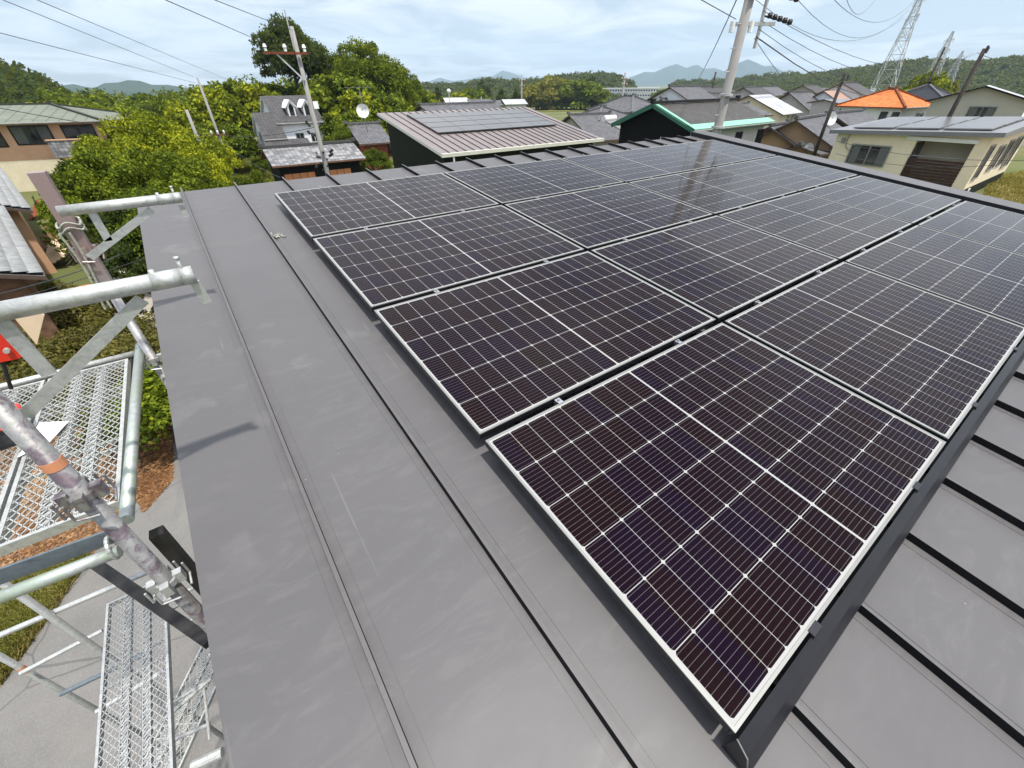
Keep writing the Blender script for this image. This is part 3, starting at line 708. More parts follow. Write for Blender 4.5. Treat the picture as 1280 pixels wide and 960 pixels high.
# red sign plate on a black rod with a bolt, plywood board behind
sg = empty('red_plate', PR(12, 430, 1.75), 0, 'bright red plate with a silver bolt on a thin black rod at the left edge', 'plate')
def yplate(pts, Ya, th):
    mb = MB(); a_ = [PY(*p_, Ya) for p_ in pts]; mb.hull8([v_ + Vector((0, th, 0)) for v_ in a_], a_); return mb
yplate([(-40, 455), (0, 453), (22, 449), (34, 443), (0, 404), (-40, 395)], 1.78, .02).build('plate', M['red'], sg, world=True)
q = PY(9, 437, 1.775); MB().tube(q, q + Vector((0, -.014, 0)), .007, n=8).build('bolt', M['galvwhite'], sg, world=True)
MB().tube(PY(3, 452, 1.79), PY(14, 486, 1.79), .005, n=8).build('rod', M['blackrust'], sg, world=True)
q0, q1 = PY(3, 452, 1.79), PY(14, 486, 1.79)
put(yplate([(19, 399), (51, 392), (55, 395), (46, 431)], 2.0, .015).build('plywood_board', M['ply']), 'pale plywood offcut sticking up behind the near bracket arm', 'board')

# ------------------------------------------------------------------ houses
def add_window(t, face, w_, d_, ins, c, z, ww, hh, fm='winframe', arch=False, curtain=False, style=2):
    """face F/B along x, L/R along y (local house frame)"""
    th = .05
    def T(a, b, zz):       # a along the wall, b outwards
        if face == 'F': return (a, ins - b, zz)
        if face == 'B': return (a, d_ - ins + b, zz)
        if face == 'L': return (ins - b, a, zz)
        return (w_ - ins + b, a, zz)
    f = MB(); fw = .06
    def bx(a0, a1, z0, z1, b0, b1, m_):
        m_.hull8([T(a0, b0, z0), T(a1, b0, z0), T(a1, b1, z0), T(a0, b1, z0)], [T(a0, b0, z1), T(a1, b0, z1), T(a1, b1, z1), T(a0, b1, z1)])
    z0, z1 = z - hh / 2, z + hh / 2
    bx(c - ww / 2 - fw, c - ww / 2, z0 - fw, z1 + fw, -.02, th, f); bx(c + ww / 2, c + ww / 2 + fw, z0 - fw, z1 + fw, -.02, th, f)
    bx(c - ww / 2, c + ww / 2, z0 - fw, z0, -.02, th, f); bx(c - ww / 2, c + ww / 2, z1, z1 + fw, -.02, th, f)
    if style == 2: bx(c - .025, c + .025, z0, z1, -.02, th - .01, f)
    fo = f.build('window', M[fm], t)
    p = MB(); bx(c - ww / 2, c + ww / 2, z0, z1, .004, .014, p); p.build('pane', M['glass'], fo)
    if curtain:
        for sgn in (-1, 1):
            p = MB(); a = c + sgn * ww * .33; n_ = 6
            for i in range(n_):
                bx(a - ww * .14 + i * ww * .28 / n_, a - ww * .14 + (i + .6) * ww * .28 / n_, z0 + .04, z1 - .03, .016, .020, p)
            p.build('curtain', M['curtain'], fo)

def building(name, label, cat, A, B, ze, depth, pitch, kind='par', wall='greywall', roof='slate', over=.5, th=.14, hipfrac=1.0, ridgecap=True, wins=(), trim=None, group=None, gz_=None, walls=True, flip=False, ins=None):
    """A, B: front eave ends (front = the side towards the camera); the house goes back from that line"""
    A = Vector((A[0], A[1])); B = Vector((B[0], B[1])); ax = (B - A); w_ = ax.length; ang = math.atan2(ax.y, ax.x)
    bz = (gz(*((A + B) / 2)) if gz_ is None else gz_) - .3
    t = empty(name, (A.x, A.y, bz), ang, label, cat, group)
    d_ = depth; e = ze - bz; tp = math.tan(R(pitch)); ins = over if ins is None else ins
    if walls:
        mb = MB(); x0, x1, y0, y1 = ins, w_ - ins, ins, d_ - ins
        if kind == 'par':
            zt = e + tp * ins - th * .9
            mb.hull8([(x0, y0, 0), (x0, y1, 0), (x0, y1, zt), (x0, d_ / 2, e + tp * d_ / 2 - th * .9), (x0, y0, zt)][::-1], [(x1, y0, 0), (x1, y1, 0), (x1, y1, zt), (x1, d_ / 2, e + tp * d_ / 2 - th * .9), (x1, y0, zt)][::-1])
        elif kind == 'perp':
            zt = e + tp * ins - th * .9
            mb.hull8([(x0, y0, 0), (x1, y0, 0), (x1, y0, zt), (w_ / 2, y0, e + tp * w_ / 2 - th * .9), (x0, y0, zt)], [(x0, y1, 0), (x1, y1, 0), (x1, y1, zt), (w_ / 2, y1, e + tp * w_ / 2 - th * .9), (x0, y1, zt)])
        elif kind == 'mono':
            mb.hull8([(x0, y0, 0), (x1, y0, 0), (x1, y1, 0), (x0, y1, 0)], [(x0, y0, e + tp * ins - th), (x1, y0, e + tp * ins - th), (x1, y1, e + tp * (d_ - ins) - th), (x0, y1, e + tp * (d_ - ins) - th)])
        else: mb.box(x0, x1, y0, y1, 0, e + .02)
        mb.build('wall', M[wall], t)
    # roof slabs
    mb = MB(); rc = MB(); T3 = [roof, trim or 'soffit']; mats = [M[roof], M[trim or 'soffit']]
    def slab(pts):      # pts: top surface polygon ccw; thickened downwards, underside and edges in the trim colour
        n = len(mb.v); k = len(pts); mb.v += [tuple(p) for p in pts] + [(p[0], p[1], p[2] - th) for p in pts]
        mb.f.append(tuple(range(n, n + k))); mb.m.append(0); mb.f.append(tuple(range(n + 2 * k - 1, n + k - 1, -1))); mb.m.append(1)
        for i in range(k):
            j = (i + 1) % k; mb.f.append((n + j, n + i, n + k + i, n + k + j)); mb.m.append(1)
    if kind == 'par':
        zr = e + tp * d_ / 2
        slab([(0, 0, e), (w_, 0, e), (w_, d_ / 2, zr), (0, d_ / 2, zr)]); slab([(0, d_ / 2, zr), (w_, d_ / 2, zr), (w_, d_, e), (0, d_, e)])
        rl = [((-.05, d_ / 2, zr + .06), (w_ + .05, d_ / 2, zr + .06))]
    elif kind == 'perp':
        zr = e + tp * w_ / 2
        slab([(0, 0, e), (w_ / 2, 0, zr), (w_ / 2, d_, zr), (0, d_, e)]); slab([(w_ / 2, 0, zr), (w_, 0, e), (w_, d_, e), (w_ / 2, d_, zr)])
        rl = [((w_ / 2, -.05, zr + .06), (w_ / 2, d_ + .05, zr + .06))]
    elif kind == 'mono':
        zr = e + tp * d_; slab([(0, 0, e), (w_, 0, e), (w_, d_, zr), (0, d_, zr)]); rl = []
    else:
        h_ = min(w_, d_) / 2; zr = e + tp * h_
        if w_ >= d_: r1, r2 = (h_ * hipfrac, d_ / 2), (w_ - h_ * hipfrac, d_ / 2)
        else: r1, r2 = (w_ / 2, h_ * hipfrac), (w_ / 2, d_ - h_ * hipfrac)
        R1, R2 = (*r1, zr), (*r2, zr)
        c = [(0, 0, e), (w_, 0, e), (w_, d_, e), (0, d_, e)]
        if w_ >= d_:
            slab([c[0], c[1], R2, R1]); slab([c[1], c[2], R2]); slab([c[2], c[3], R1, R2]); slab([c[3], c[0], R1])
            rl = [(R1, R2), (c[0], R1), (c[3], R1), (c[1], R2), (c[2], R2)]
        else:
            slab([c[0], c[1], R1]); slab([c[1], c[2], R2, R1]); slab([c[2], c[3], R2]); slab([c[3], c[0], R1, R2])
            rl = [(R1, R2), (c[0], R1), (c[1], R1), (c[2], R2), (c[3], R2)]
    ro = mb.build('roof', mats, t, uv=True)
    if ridgecap and rl:
        for a_, b_ in rl: rc.bar(Vector(a_) + Vector((0, 0, .04)), Vector(b_) + Vector((0, 0, .04)), .22, .16)
        for a_, b_ in rl[:1]:
            for q_ in (a_, b_): rc.box(q_[0] - .14, q_[0] + .14, q_[1] - .14, q_[1] + .14, q_[2] + .02, q_[2] + .26)
        rc.build('ridge_cap', M['ridge'] if ridgecap is True else M[ridgecap], ro)
    if walls and kind in ('par', 'hip') and name == 'house' and len(wins):
        MB().tube((ins + .1, ins - .06, .1), (ins + .1, ins - .06, e - .05), .045, n=8).build('downpipe', M['winwhite'], t)
        MB().tube((0, -.06, e - .06), (w_, -.06, e - .06), .06, n=8).build('gutter', M['winframe'], t)
    for wn_ in wins:
        face, c, z, ww, hh = wn_[:5]; kw = wn_[5] if len(wn_) > 5 else {}
        add_window(t, face, w_, d_, ins, c * (w_ if face in 'FB' else d_), z - bz, ww, hh, **kw)
    return t, w_, bz
def clean(t):
    if 'w' in t: del t['w']
    return t

# 1. dark green single-pitch house with panels on its roof
t, w_, bz = building('house', 'dark green house with a brownish single pitch metal roof and four rows of solar panels', 'house', (9.2, 19.0), (19.6, 19.0), -1.15, 7.1, 10.6, 'mono', 'darkgreen', 'pinkmetal', .35, .12, trim='creamtrim',
    wins=[('L', .3, -3.2, .6, .9, dict(fm='blackwall', style=1))]); clean(t)
tp = math.tan(R(10.6)); e = -1.15 - bz
ro = [c for c in t.children if c.name.startswith('roof')][0]
mb = MB(); n_ = 23
for i in range(1, n_):
    x = w_ * i / n_; mb.hull8([(x - .014, .02, e + .002), (x + .014, .02, e + .002), (x + .014, 7.08, e + .002 + 7.06 * tp), (x - .014, 7.08, e + .002 + 7.06 * tp)], [(x - .012, .02, e + .04), (x + .012, .02, e + .04), (x + .012, 7.08, e + .04 + 7.06 * tp), (x - .012, 7.08, e + .04 + 7.06 * tp)])
mb.build('standing_seam', M['seambrown'], ro)
mb = MB(); mb.hull8([(-.02, -.12, e - .14), (w_ + .02, -.12, e - .14), (w_ + .02, .0, e - .14), (-.02, 0, e - .14)], [(-.02, -.14, e + .01), (w_ + .02, -.14, e + .01), (w_ + .02, -.004, e + .01), (-.02, -.004, e + .01)])
mb.tube((.6, -.06, e - .14), (.6, -.06, e - .5), .04); mb.build('gutter', M['creamtrim'], t)
def onroof(px, py):     # pixel -> local x,y on this pitched roof
    d = ray(px, py); L = np.array(t.location); # plane: z = -1.15 + (y-19)*tp
    tt = (-1.15 + .10 - 19.0 * tp + CN[1] * tp - CN[2]) / (d[2] - d[1] * tp); p_ = CN + d * tt; return p_[0] - 9.2, p_[1] - 19.0
bl = onroof(548, 166); br = onroof(690, 153); tl = onroof(505, 143)
x0p, x1p, y0p = bl[0], br[0], bl[1]; y1p = min(6.6, tl[1])
for i in range(4):
    ya = y0p + (y1p - y0p) * i / 4 + .03; yb = y0p + (y1p - y0p) * (i + 1) / 4
    mb = MB(); mb.hull8([(x0p, ya, e + ya * tp + .05), (x1p, ya, e + ya * tp + .05), (x1p, yb, e + yb * tp + .05), (x0p, yb, e + yb * tp + .05)], [(x0p, ya, e + ya * tp + .10), (x1p, ya, e + ya * tp + .10), (x1p, yb, e + yb * tp + .10), (x0p, yb, e + yb * tp + .10)])
    pr = empty('solar_row', (t.location.x + x0p, t.location.y + ya, t.location.z + e + ya * tp), 0, ['lowest', 'second lowest', 'second highest', 'highest'][i] + ' row of dark panels on the brownish roof of the dark green house', 'solar panels', 'solar rows on the dark green house')
    off = Vector(t.location) - pr.location
    fo = mb.build('frame', M['pvframe'], pr); fo.location = off
    g_ = MB(); nn = 5
    for j in range(nn):
        xa = x0p + (x1p - x0p) * j / nn + .02; xb = x0p + (x1p - x0p) * (j + 1) / nn - .02
        g_.face([(xa, ya + .02, e + (ya + .02) * tp + .102), (xb, ya + .02, e + (ya + .02) * tp + .102), (xb, yb - .02, e + (yb - .02) * tp + .102), (xa, yb - .02, e + (yb - .02) * tp + .102)])
    go = g_.build('glass', M['pvdark'], pr); go.location = off
# tv mast with aerial and dish at its rear left corner
def aerial(name, label, base, h, dish=True, yagi=True, ds=.28, facing=(-.5, -1, .3)):
    t_ = empty(name, base, 0, label, 'antenna'); mb = MB(); mb.tube((0, 0, 0), (0, 0, h), .02); mb.build('mast', M['alum'], t_)
    if yagi:
        mb = MB(); mb.bar((-.7, 0, h - .05), (.6, .1, h - .05), .02, .02)
        for i in range(9): x = -.65 + i * .15; mb.bar((x, -.22, h - .05), (x, .28, h - .05), .01, .01)
        mb.build('yagi', M['alum'], t_)
    if dish:
        f = Vector(facing).normalized(); u_ = f.orthogonal().normalized(); q_ = f.cross(u_); c = Vector((0, 0, h * .45)) + f * .15; mb = MB(); rings = []
        for k_ in range(5):
            rr = ds * k_ / 4; dd = .12 * (k_ / 4) ** 2 * ds / .28; rings.append([tuple(c + f * dd + u_ * (rr * math.cos(a_)) + q_ * (rr * math.sin(a_))) for a_ in np.linspace(0, 2 * math.pi, 20, endpoint=False)])
        for k_ in range(1, 5):
            for i in range(20):
                j = (i + 1) % 20; mb.face([rings[k_ - 1][i], rings[k_ - 1][j], rings[k_][j], rings[k_][i]])
        mb.build('dish', M['white'], t_); mb = MB(); mb.tube(c - u_ * ds * .9, c + f * .3, .01); mb.tube(c + f * .27, c + f * .36, .035); mb.tube((0, 0, h * .45), c, .02); mb.build('feed_arm', M['alum'], t_)
    return t_
q = PR(455, 142, 25.5)
aerial('antenna', 'white satellite dish and tv aerial on a mast behind the dark green house', (q.x, q.y, q.z - .8), 1.9, ds=.30)

# 2. green trimmed house
A = P(867, 163, -1.0); B = P(964, 152, -1.0)
t, w_, bz = building('house', 'black walled house with mint green fascia and a grey ribbed gable roof', 'house', A, (B.x, A.y + .3), -1.0, 6.6, 21, 'par', 'blackwall', 'slatebrown', .45, .10, ridgecap='slatebrown', trim='greenfascia',
    wins=[('F', .78, -2.5, 1.5, 1.7, dict(fm='winwhite', curtain=True))]); clean(t)
e = -1.0 - bz; tp = math.tan(R(21)); zr = e + tp * 3.3; mb = MB()
mb.box(-.03, w_ + .03, -.03, -.004, e - .20, e + .02); 
for y0_, y1_ in ((-.03, 3.3), (6.63, 3.3)): mb.bar((-.02, y0_, e - .05), (-.02, y1_, zr - .05), .03, .26)
mb.build('fascia', M['greenfascia'], t)
mb = MB(); mb.hull8([(-.03, -.05, e + .022), (w_ + .03, -.05, e + .022), (w_ + .03, .55, e + .03 + .55 * tp), (-.03, .55, e + .03 + .55 * tp)], [(-.03, -.05, e + .05), (w_ + .03, -.05, e + .05), (w_ + .03, .55, e + .05 + .55 * tp), (-.03, .55, e + .05 + .55 * tp)])
mb.hull8([(-.05, .55, e + .02 + .55 * tp), (.45, .55, e + .02 + .55 * tp), (.45, 3.3, zr + .02), (-.05, 3.3, zr + .02)], [(-.05, .55, e + .05 + .55 * tp), (.45, .55, e + .05 + .55 * tp), (.45, 3.3, zr + .05), (-.05, 3.3, zr + .05)])
mb.build('eave_flashing', M['mint'], t)
mb = MB(); mb.box(.46, w_ - .46, .40, .445, e - 3, e - .1); mb.build('wall_panel', M['greywall'], t)
for x in (w_ * .62, w_ * .92): MB().box(x - .45, x + .45, .34, .39, e - 2.6, e - .45).build('shutter', M['blackwall'], t)
mb = MB(); a0 = 2.0
for yy in (1.6, 2.5): mb.box(.30, .34, yy - .02, yy + .02, e - 1.4, e - .55)
mb.box(.30, .34, 1.6, 2.5, e - 1.42, e - 1.38); mb.box(.30, .34, 1.6, 2.5, e - .57, e - .53); mb.build('wall_bracket', M['winwhite'], t)

# 3. hip roof white house beyond
def hip_sw(x, y, rot, w__): r_ = R(rot); return (x, y), (x + w__ * math.cos(r_), y + w__ * math.sin(r_))
A, B = hip_sw(45.05, 38.56, -3.6, 6.6)
t, w_, bz = building('house', 'white walled house with a wide grey hipped roof behind the green trimmed house', 'house', A, B, -1.32, 8.0, 24.5, 'hip', 'whitesiding', 'slate', .6, .15, wins=[('F', .42, -2.4, 1.6, 1.0), ('L', .4, -2.4, 1.4, 1.0)]); clean(t)
A, B = hip_sw(38.5, 37.5, -3.6, 6.5)
t, w_, bz = building('house', 'lower grey roofed wing left of the wide grey hipped roof', 'house', A, B, -1.9, 6.0, 20, 'hip', 'whitesiding', 'slate', .5, .15); clean(t)
# solar water heater, leaning pipes on its lower roof
q = P(764, 160, -2.0); hw = empty('water_heater', q, R(10), 'white solar water heater tank with slanted collector beside the grey hipped roof', 'water heater')
mb = MB(); mb.hull8([(-.9, -1.6, -.1), (.9, -1.6, -.1), (.9, .2, .55), (-.9, .2, .55)], [(-.9, -1.6, 0), (.9, -1.6, 0), (.9, .2, .65), (-.9, .2, .65)]); mb.build('collector', M['alum'], hw)
MB().tube((-.95, .35, .75), (.95, .35, .75), .26, n=14).build('tank', M['white'], hw)
# 4. low slate house in front of it
A = P(700, 175, -3.0); R1 = P(712, 144, -1.2); R2 = P(760, 142.5, -1.2)
def ridge_house(name, label, cat, p1, p2, zr, half, pitch, **k):
    a_ = P(*p1, zr); b_ = P(*p2, zr); a2 = Vector((a_.x, a_.y)); b2 = Vector((b_.x, b_.y)); d = (b2 - a2).normalized(); n = Vector((-d.y, d.x))
    if n.dot(a2 - Vector((CAM.x, CAM.y))) < 0: n = -n; a2, b2 = b2, a2
    ext = k.pop('ext', (0, 0)); a2 = a2 - d * ext[0]; b2 = b2 + d * ext[1]
    t, w_, bz = building(name, label, cat, a2 - n * half, b2 - n * half, zr - half * math.tan(R(pitch)), 2 * half, pitch, 'par', **k); return clean(t), w_, bz
ridge_house('house', 'low house with a plain grey slate roof beside the brownish metal roof', 'house', (711, 144), (762, 142), -1.3, 5.0, 22, wall='greywall', roof='slate')
# 5-9 houses beyond, towards the school and the hill
ridge_house('house', 'far house with a pale grey gable roof right of the hipped roof', 'house', (826, 124), (853, 123), -.35, 4.5, 20, wall='whitesiding', roof='slate')
ridge_house('house', 'house with dark ridged gable roof and white gable left of the near pole', 'house', (886, 117), (921, 116), -.05, 5.0, 24, wall='whitesiding', roof='slatedark', ext=(0, 1))
ridge_house('house', 'grey roofed extension in front of the white gabled house', 'house', (905, 131), (925, 130), -.9, 4.0, 16, wall='whitesiding', roof='slate', ext=(0, 2))
t, w_, bz = ridge_house('house', 'house with bright silver roof and two narrow windows right of the near pole', 'house', (936, 119), (958, 118), -.05, 5.5, 22, wall='cream', roof='greyrib', ridgecap=False, ext=(0, 1.5), wins=[('F', .45, -2.9, .8, 1.5, dict(fm='winwhite')), ('F', .68, -2.9, .8, 1.5, dict(fm='winwhite'))])
t, w_, bz = ridge_house('house', 'grey gable roofed house with a long window band left of the pink roof', 'house', (986, 115.5), (1014, 115), .1, 4.6, 25, wall='greywall', roof='slate', wins=[('F', .35, -2.6, 1.4, 1.1), ('F', .72, -2.6, 1.4, 1.1)])
q = PR(1047, 126, 95)
t, w_, bz = building('house', 'house with a faded pink tiled roof beside the round dark tree', 'house', (q.x, q.y), (q.x + 7.0, q.y), q.z, 5.0, 27, 'par', 'whitesiding', 'pinktile', .4, .12, ridgecap=False); clean(t)
t, w_, bz = ridge_house('house', 'flat looking grey house below the pink tiled roof', 'house', (1030, 124), (1060, 123.5), -.55, 3.0, 8, wall='greywall', roof='greyroof', ridgecap=False, wins=[('F', .3, -2.2, .9, 1.0), ('F', .7, -2.2, .9, 1.0)])
for px, py, r_, w__, rf, wl, lb in ((862, 126, 72, 8, 'slate', 'whitesiding', 'low grey roof wedged between the hipped roof and the white gabled house'), (880, 122, 98, 8, 'slatedark', 'greywall', 'small dark roof above the white gable, left of the near pole'),
        (903, 120, 120, 9, 'slatebrown', 'cream', 'brown roofed house just left of the near pole top hills'), (948, 121, 112, 8, 'slatedark', 'greywall', 'dark roofed house behind the bright silver roof'), (968, 119, 130, 9, 'slate', 'cream', 'grey roofed cream house right behind the silver roof'),
        (1022, 117.5, 125, 8, 'slatebrown', 'beige', 'brown roof just left of the pink tiled roof'), (1078, 118, 100, 8, 'slatedark', 'whitesiding', 'dark roof between the pink roof and the orange roof'),
        ):
    q = PR(px, py, r_); clean(building('house', lb, 'house', (q.x, q.y), (q.x + w__, q.y + w__ * .08), q.z, 7.0, 24, 'par', wl, rf, .45, .12, ridgecap=True, wins=[('F', .3, q.z - 1.4, 1.5, 1.1), ('F', .7, q.z - 1.4, 1.5, 1.1), ('L', .5, q.z - 1.3, 1.2, 1.0)])[0])
# 10-12 tan plastered tile houses
def gable_house(label, apex, back, zr, half, pitch, length, wall='tan', roof='slate', **k):
    a_ = P(*apex, zr); b_ = P(*back, zr); d = Vector((b_.x - a_.x, b_.y - a_.y)).normalized(); n = Vector((d.y, -d.x))   # n: to the right of the ridge direction
    A = Vector((a_.x, a_.y)) + n * half; B = A + d * length
    t, w_, bz = building('house', label, 'house', A, B, zr - half * math.tan(R(pitch)), 2 * half, pitch, 'par', wall=wall, roof=roof, **k)
    return clean(t), w_, bz
t1, w1, bz1 = gable_house('tan plastered house with long grey tiled roof just behind the roof verge', (995, 150), (1026, 145), -1.05, 3.4, 27, 8.0, over=.45, wins=[('F', .2, -3.6, 1.0, 1.3, dict(fm='oldwood')), ('F', .55, -3.6, 1.4, 1.5, dict(fm='oldwood'))])
mb = MB(); mb.box(.40, .442, .7, 5.8, 0, bz1 * 0 + (-3.2 - bz1)); mb.build('plinth_boards', M['oldwood'], t1)
gable_house('small tan gabled annex with grey tiles nearest the power pole', (962, 158), (974, 156), -1.55, 2.4, 27, 4.0, over=.4)
t2, w2, bz2 = gable_house('brown walled grey tiled house behind, with a satellite dish at its gable', (1040, 142), (1073, 139), -.95, 3.1, 26, 7.0, wall='soffit', over=.4)
q = P(1036, 146, -1.0); aerial('antenna', 'round white satellite dish at the gable of the rear tan house', (q.x, q.y, -1.9), 1.6, yagi=False, ds=.5)
q = P(1007, 187, -3.0); aerial('antenna', 'white satellite dish with tall tv aerial in front of the tan gable', (q.x, q.y, -3.9), 2.0, yagi=False, ds=.42)
MB_ = MB(); q0 = P(1007, 178, -2.6)
ridge_house('house', 'low grey roofed lean to in front of the tan plastered gable', 'house', (1000, 183), (1020, 181), -2.75, 1.8, 12, wall='tan', roof='slate')
# 13 orange hip roof
A, B = hip_sw(66.3, 18.3, -9.8, 6.9)
t, w_, bz = building('house', 'house with a vivid orange tiled hip roof', 'house', A, B, -.96, 7.6, 24.8, 'hip', 'whitesiding', 'orangetile', .6, .12, hipfrac=1.0, ridgecap='orangetile', trim='rust',
    wins=[('F', .72, -2.2, 1.6, 1.2, dict(fm='winwhite')), ('L', .12, -2.1, .8, 1.4, dict(fm='winwhite', style=1)), ('L', .28, -2.1, .8, 1.4, dict(fm='winwhite', style=1))]); clean(t)
# 14 black roof
c = P(1186, 129, -.8); A, B = hip_sw(c.x, c.y, 0, 7.5)
t, w_, bz = building('house', 'house with a glossy black ribbed hip roof right of the orange roof', 'house', A, B, -.8, 7.5, 26, 'hip', 'greywall', 'blacktile', .5, .12, trim='blackwall', wins=[('L', .3, -2.0, 1.6, 1.3, dict(fm='winwhite', curtain=True)), ('F', .4, -2.0, 1.6, 1.3)]); clean(t)
# 15 big beige house
ap = PR(1233, 107, 60.0); lf_ = PR(1197, 119, 62.0); 
d = Vector((.985, .17)); n = Vector((.17, -.985)); half = 3.6
A = Vector((ap.x, ap.y)) + n * half; B = A + d * 12
t, w_, bz = building('house', 'large beige sided house with a silver gable roof at the right edge', 'house', A, B, ap.z - half * math.tan(R(17)), 2 * half, 17, 'par', 'beige', 'greyrib', .45, .12, ridgecap=False, trim='blackwall',
    wins=[('L', .42, -1.05, 1.7, 1.0, dict(curtain=True)), ('F', .12, -1.4, .7, 1.5), ('F', .28, -1.4, .7, 1.5), ('F', .55, -1.4, 1.8, 1.5)]); clean(t)
ridge_house('house', 'low wing with silver ribbed roof in front of the beige house', 'house', (1204, 139.5), (1262, 138.5), -1.6, 2.0, 20, wall='greywall', roof='greyrib', ridgecap=False, ext=(0, 4))
# 16 cream bungalow with solar roof and balcony recess
CX, CY0, CY1 = 33.3, 5.1, 12.1
cz = gz(36, 8); ch = empty('house', (CX, CY0, cz - .3), 0, 'cream house with a solar panel roof, dark slatted balcony and sliding window', 'house')
def cw(mb, name, mat): return mb.build(name, M[mat], ch, world=True)
mb = MB(); X1 = CX + 9.5; zb, zt0, zt1 = -3.45, -.93, -1.2     # wall top at the south and north ends
ry0, ry1 = CY0 + .55, CY0 + 3.0   # balcony recess
def zt(y): return zt0 + (zt1 - zt0) * (y - CY0) / (CY1 - CY0)
def wseg(y0, y1, z0, x0=CX, x1=CX + .2, top=None):
    mb.hull8([(x0, y0, z0), (x1, y0, z0), (x1, y1, z0), (x0, y1, z0)], [(x0, y0, top if top else zt(y0)), (x1, y0, top if top else zt(y0)), (x1, y1, top if top else zt(y1)), (x0, y1, top if top else zt(y1))])
wseg(ry1, CY1, zb); wseg(CY0, ry0, zb); wseg(ry0, ry1, -1.32)
mb.box(CX + .2, X1, CY0, CY0 + .2, zb, -1.0); mb.box(CX + .2, X1, CY1 - .2, CY1, zb, -1.25); mb.box(X1 - .2, X1, CY0 + .2, CY1 - .2, zb, -1.2)
mb.box(CX + .2, CX + 1.6, ry1, ry1 + .15, zb, -1.25); mb.box(CX + 1.6, CX + 1.75, CY0 + .2, ry1 + .15, zb, -1.25)
cw(mb, 'wall', 'cream')
mb = MB(); mb.box(CX + .01, X1 - .01, CY0 + .01, CY1 - .01, cz - .3, zb - .003); cw(mb, 'base', 'darkgreen')
mb = MB(); mb.hull8([(CX - .35, CY0 - .4, -.96), (X1 + .3, CY0 - .4, -.96), (X1 + .3, CY1 + .4, -1.25), (CX - .35, CY1 + .4, -1.25)], [(CX - .35, CY0 - .4, -.76), (X1 + .3, CY0 - .4, -.50), (X1 + .3, CY1 + .4, -.75), (CX - .35, CY1 + .4, -1.05)])
ro = cw(mb, 'roof', 'greyroof')
for i in range(3):
    for j in range(3):
        xa = CX + .4 + i * 2.7; ya = CY0 + .3 + j * 2.1; sl = .26 / 10.15; sy = -.29 / 7.8
        def zz(x, y): return -.76 + (x - CX + .35) * sl + (y - CY0 + .4) * sy + .05
        mb = MB(); c4 = [(xa, ya), (xa + 2.55, ya), (xa + 2.55, ya + 1.95), (xa, ya + 1.95)]
        mb.hull8([(x, y, zz(x, y) + (x - xa) * .012) for x, y in c4], [(x, y, zz(x, y) + .06 + (x - xa) * .012) for x, y in c4])
        pq = mb.build('solar_module', M['alum']); put(pq, ['west', 'middle', 'east'][i] + ' panel of the ' + ['near south', 'centre', 'far north'][j] + ' strip on the cream house roof', 'solar panel', 'solar panels on the cream house')
        g_ = MB().face([(x + (.04 if k_ in (0, 3) else -.04), y + (.04 if k_ < 2 else -.04), zz(x, y) + .063 + (x - xa) * .012) for k_, (x, y) in enumerate(c4)]); g_.build('glass', M['pvdark'], pq)
# balcony slats, back door, windows
rail = MB()
for i in range(8): rail.box(CX - .03, CX + .02, ry0, ry1, -3.35 + i * .15, -3.35 + i * .15 + .115)
cw(rail, 'balcony_rail', 'brownwood')
mb = MB(); mb.tube((CX, ry0, -2.05), (CX, ry1, -2.05), .03); cw(mb, 'handrail', 'alum')
mb = MB(); mb.box(CX - .06, CX, ry0 - .1, ry1 + .5, -1.33, -1.15); cw(mb, 'awning_box', 'white')
mb = MB(); mb.box(CX + .22, CX + 1.5, ry1 - .05, ry1 - .004, -3.3, -1.45); cw(mb, 'balcony_door', 'glass')
def cwin(face, c, z, ww, hh, curtain=False):
    f = MB(); p = MB(); fw = .07
    def bx(m_, a0, a1, z0, z1, o0, o1):
        if face == 'W': m_.box(CX - o1, CX - o0, a0, a1, z0, z1)
        else: m_.box(a0, a1, CY0 - o1, CY0 - o0, z0, z1)
    a0, a1, z0, z1 = c - ww / 2, c + ww / 2, z - hh / 2, z + hh / 2
    bx(f, a0 - fw, a0, z0 - fw, z1 + fw, 0.003, .06); bx(f, a1, a1 + fw, z0 - fw, z1 + fw, 0.003, .06); bx(f, a0, a1, z0 - fw, z0, 0.003, .06); bx(f, a0, a1, z1, z1 + fw, 0.003, .06); bx(f, c - .03, c + .03, z0, z1, .003, .05)
    fo = cw(f, 'window', 'winframe'); bx(p, a0, a1, z0, z1, .004, .02); pp = p.build('pane', M['glass'], fo); pp.location = -ch.location
    if curtain:
        for s0 in (a0 + .05, a1 - .45):
            p = MB(); 
            for i in range(5): bx(p, s0 + i * .08, s0 + i * .08 + .055, z0 + .03, z1 - .03, .022, .03)
            q_ = p.build('curtain', M['curtain'], fo); q_.location = -ch.location
cwin('W', CY0 + 5.0, -2.25, 1.9, .95, True)
cwin('S', CX + .9, -2.2, .9, 1.5); cwin('S', CX + 3.6, -2.2, 1.3, 1.1); cwin('S', CX + 5.6, -2.1, 1.1, 1.2); cwin('S', CX + 7.6, -2.2, 1.5, 1.5)
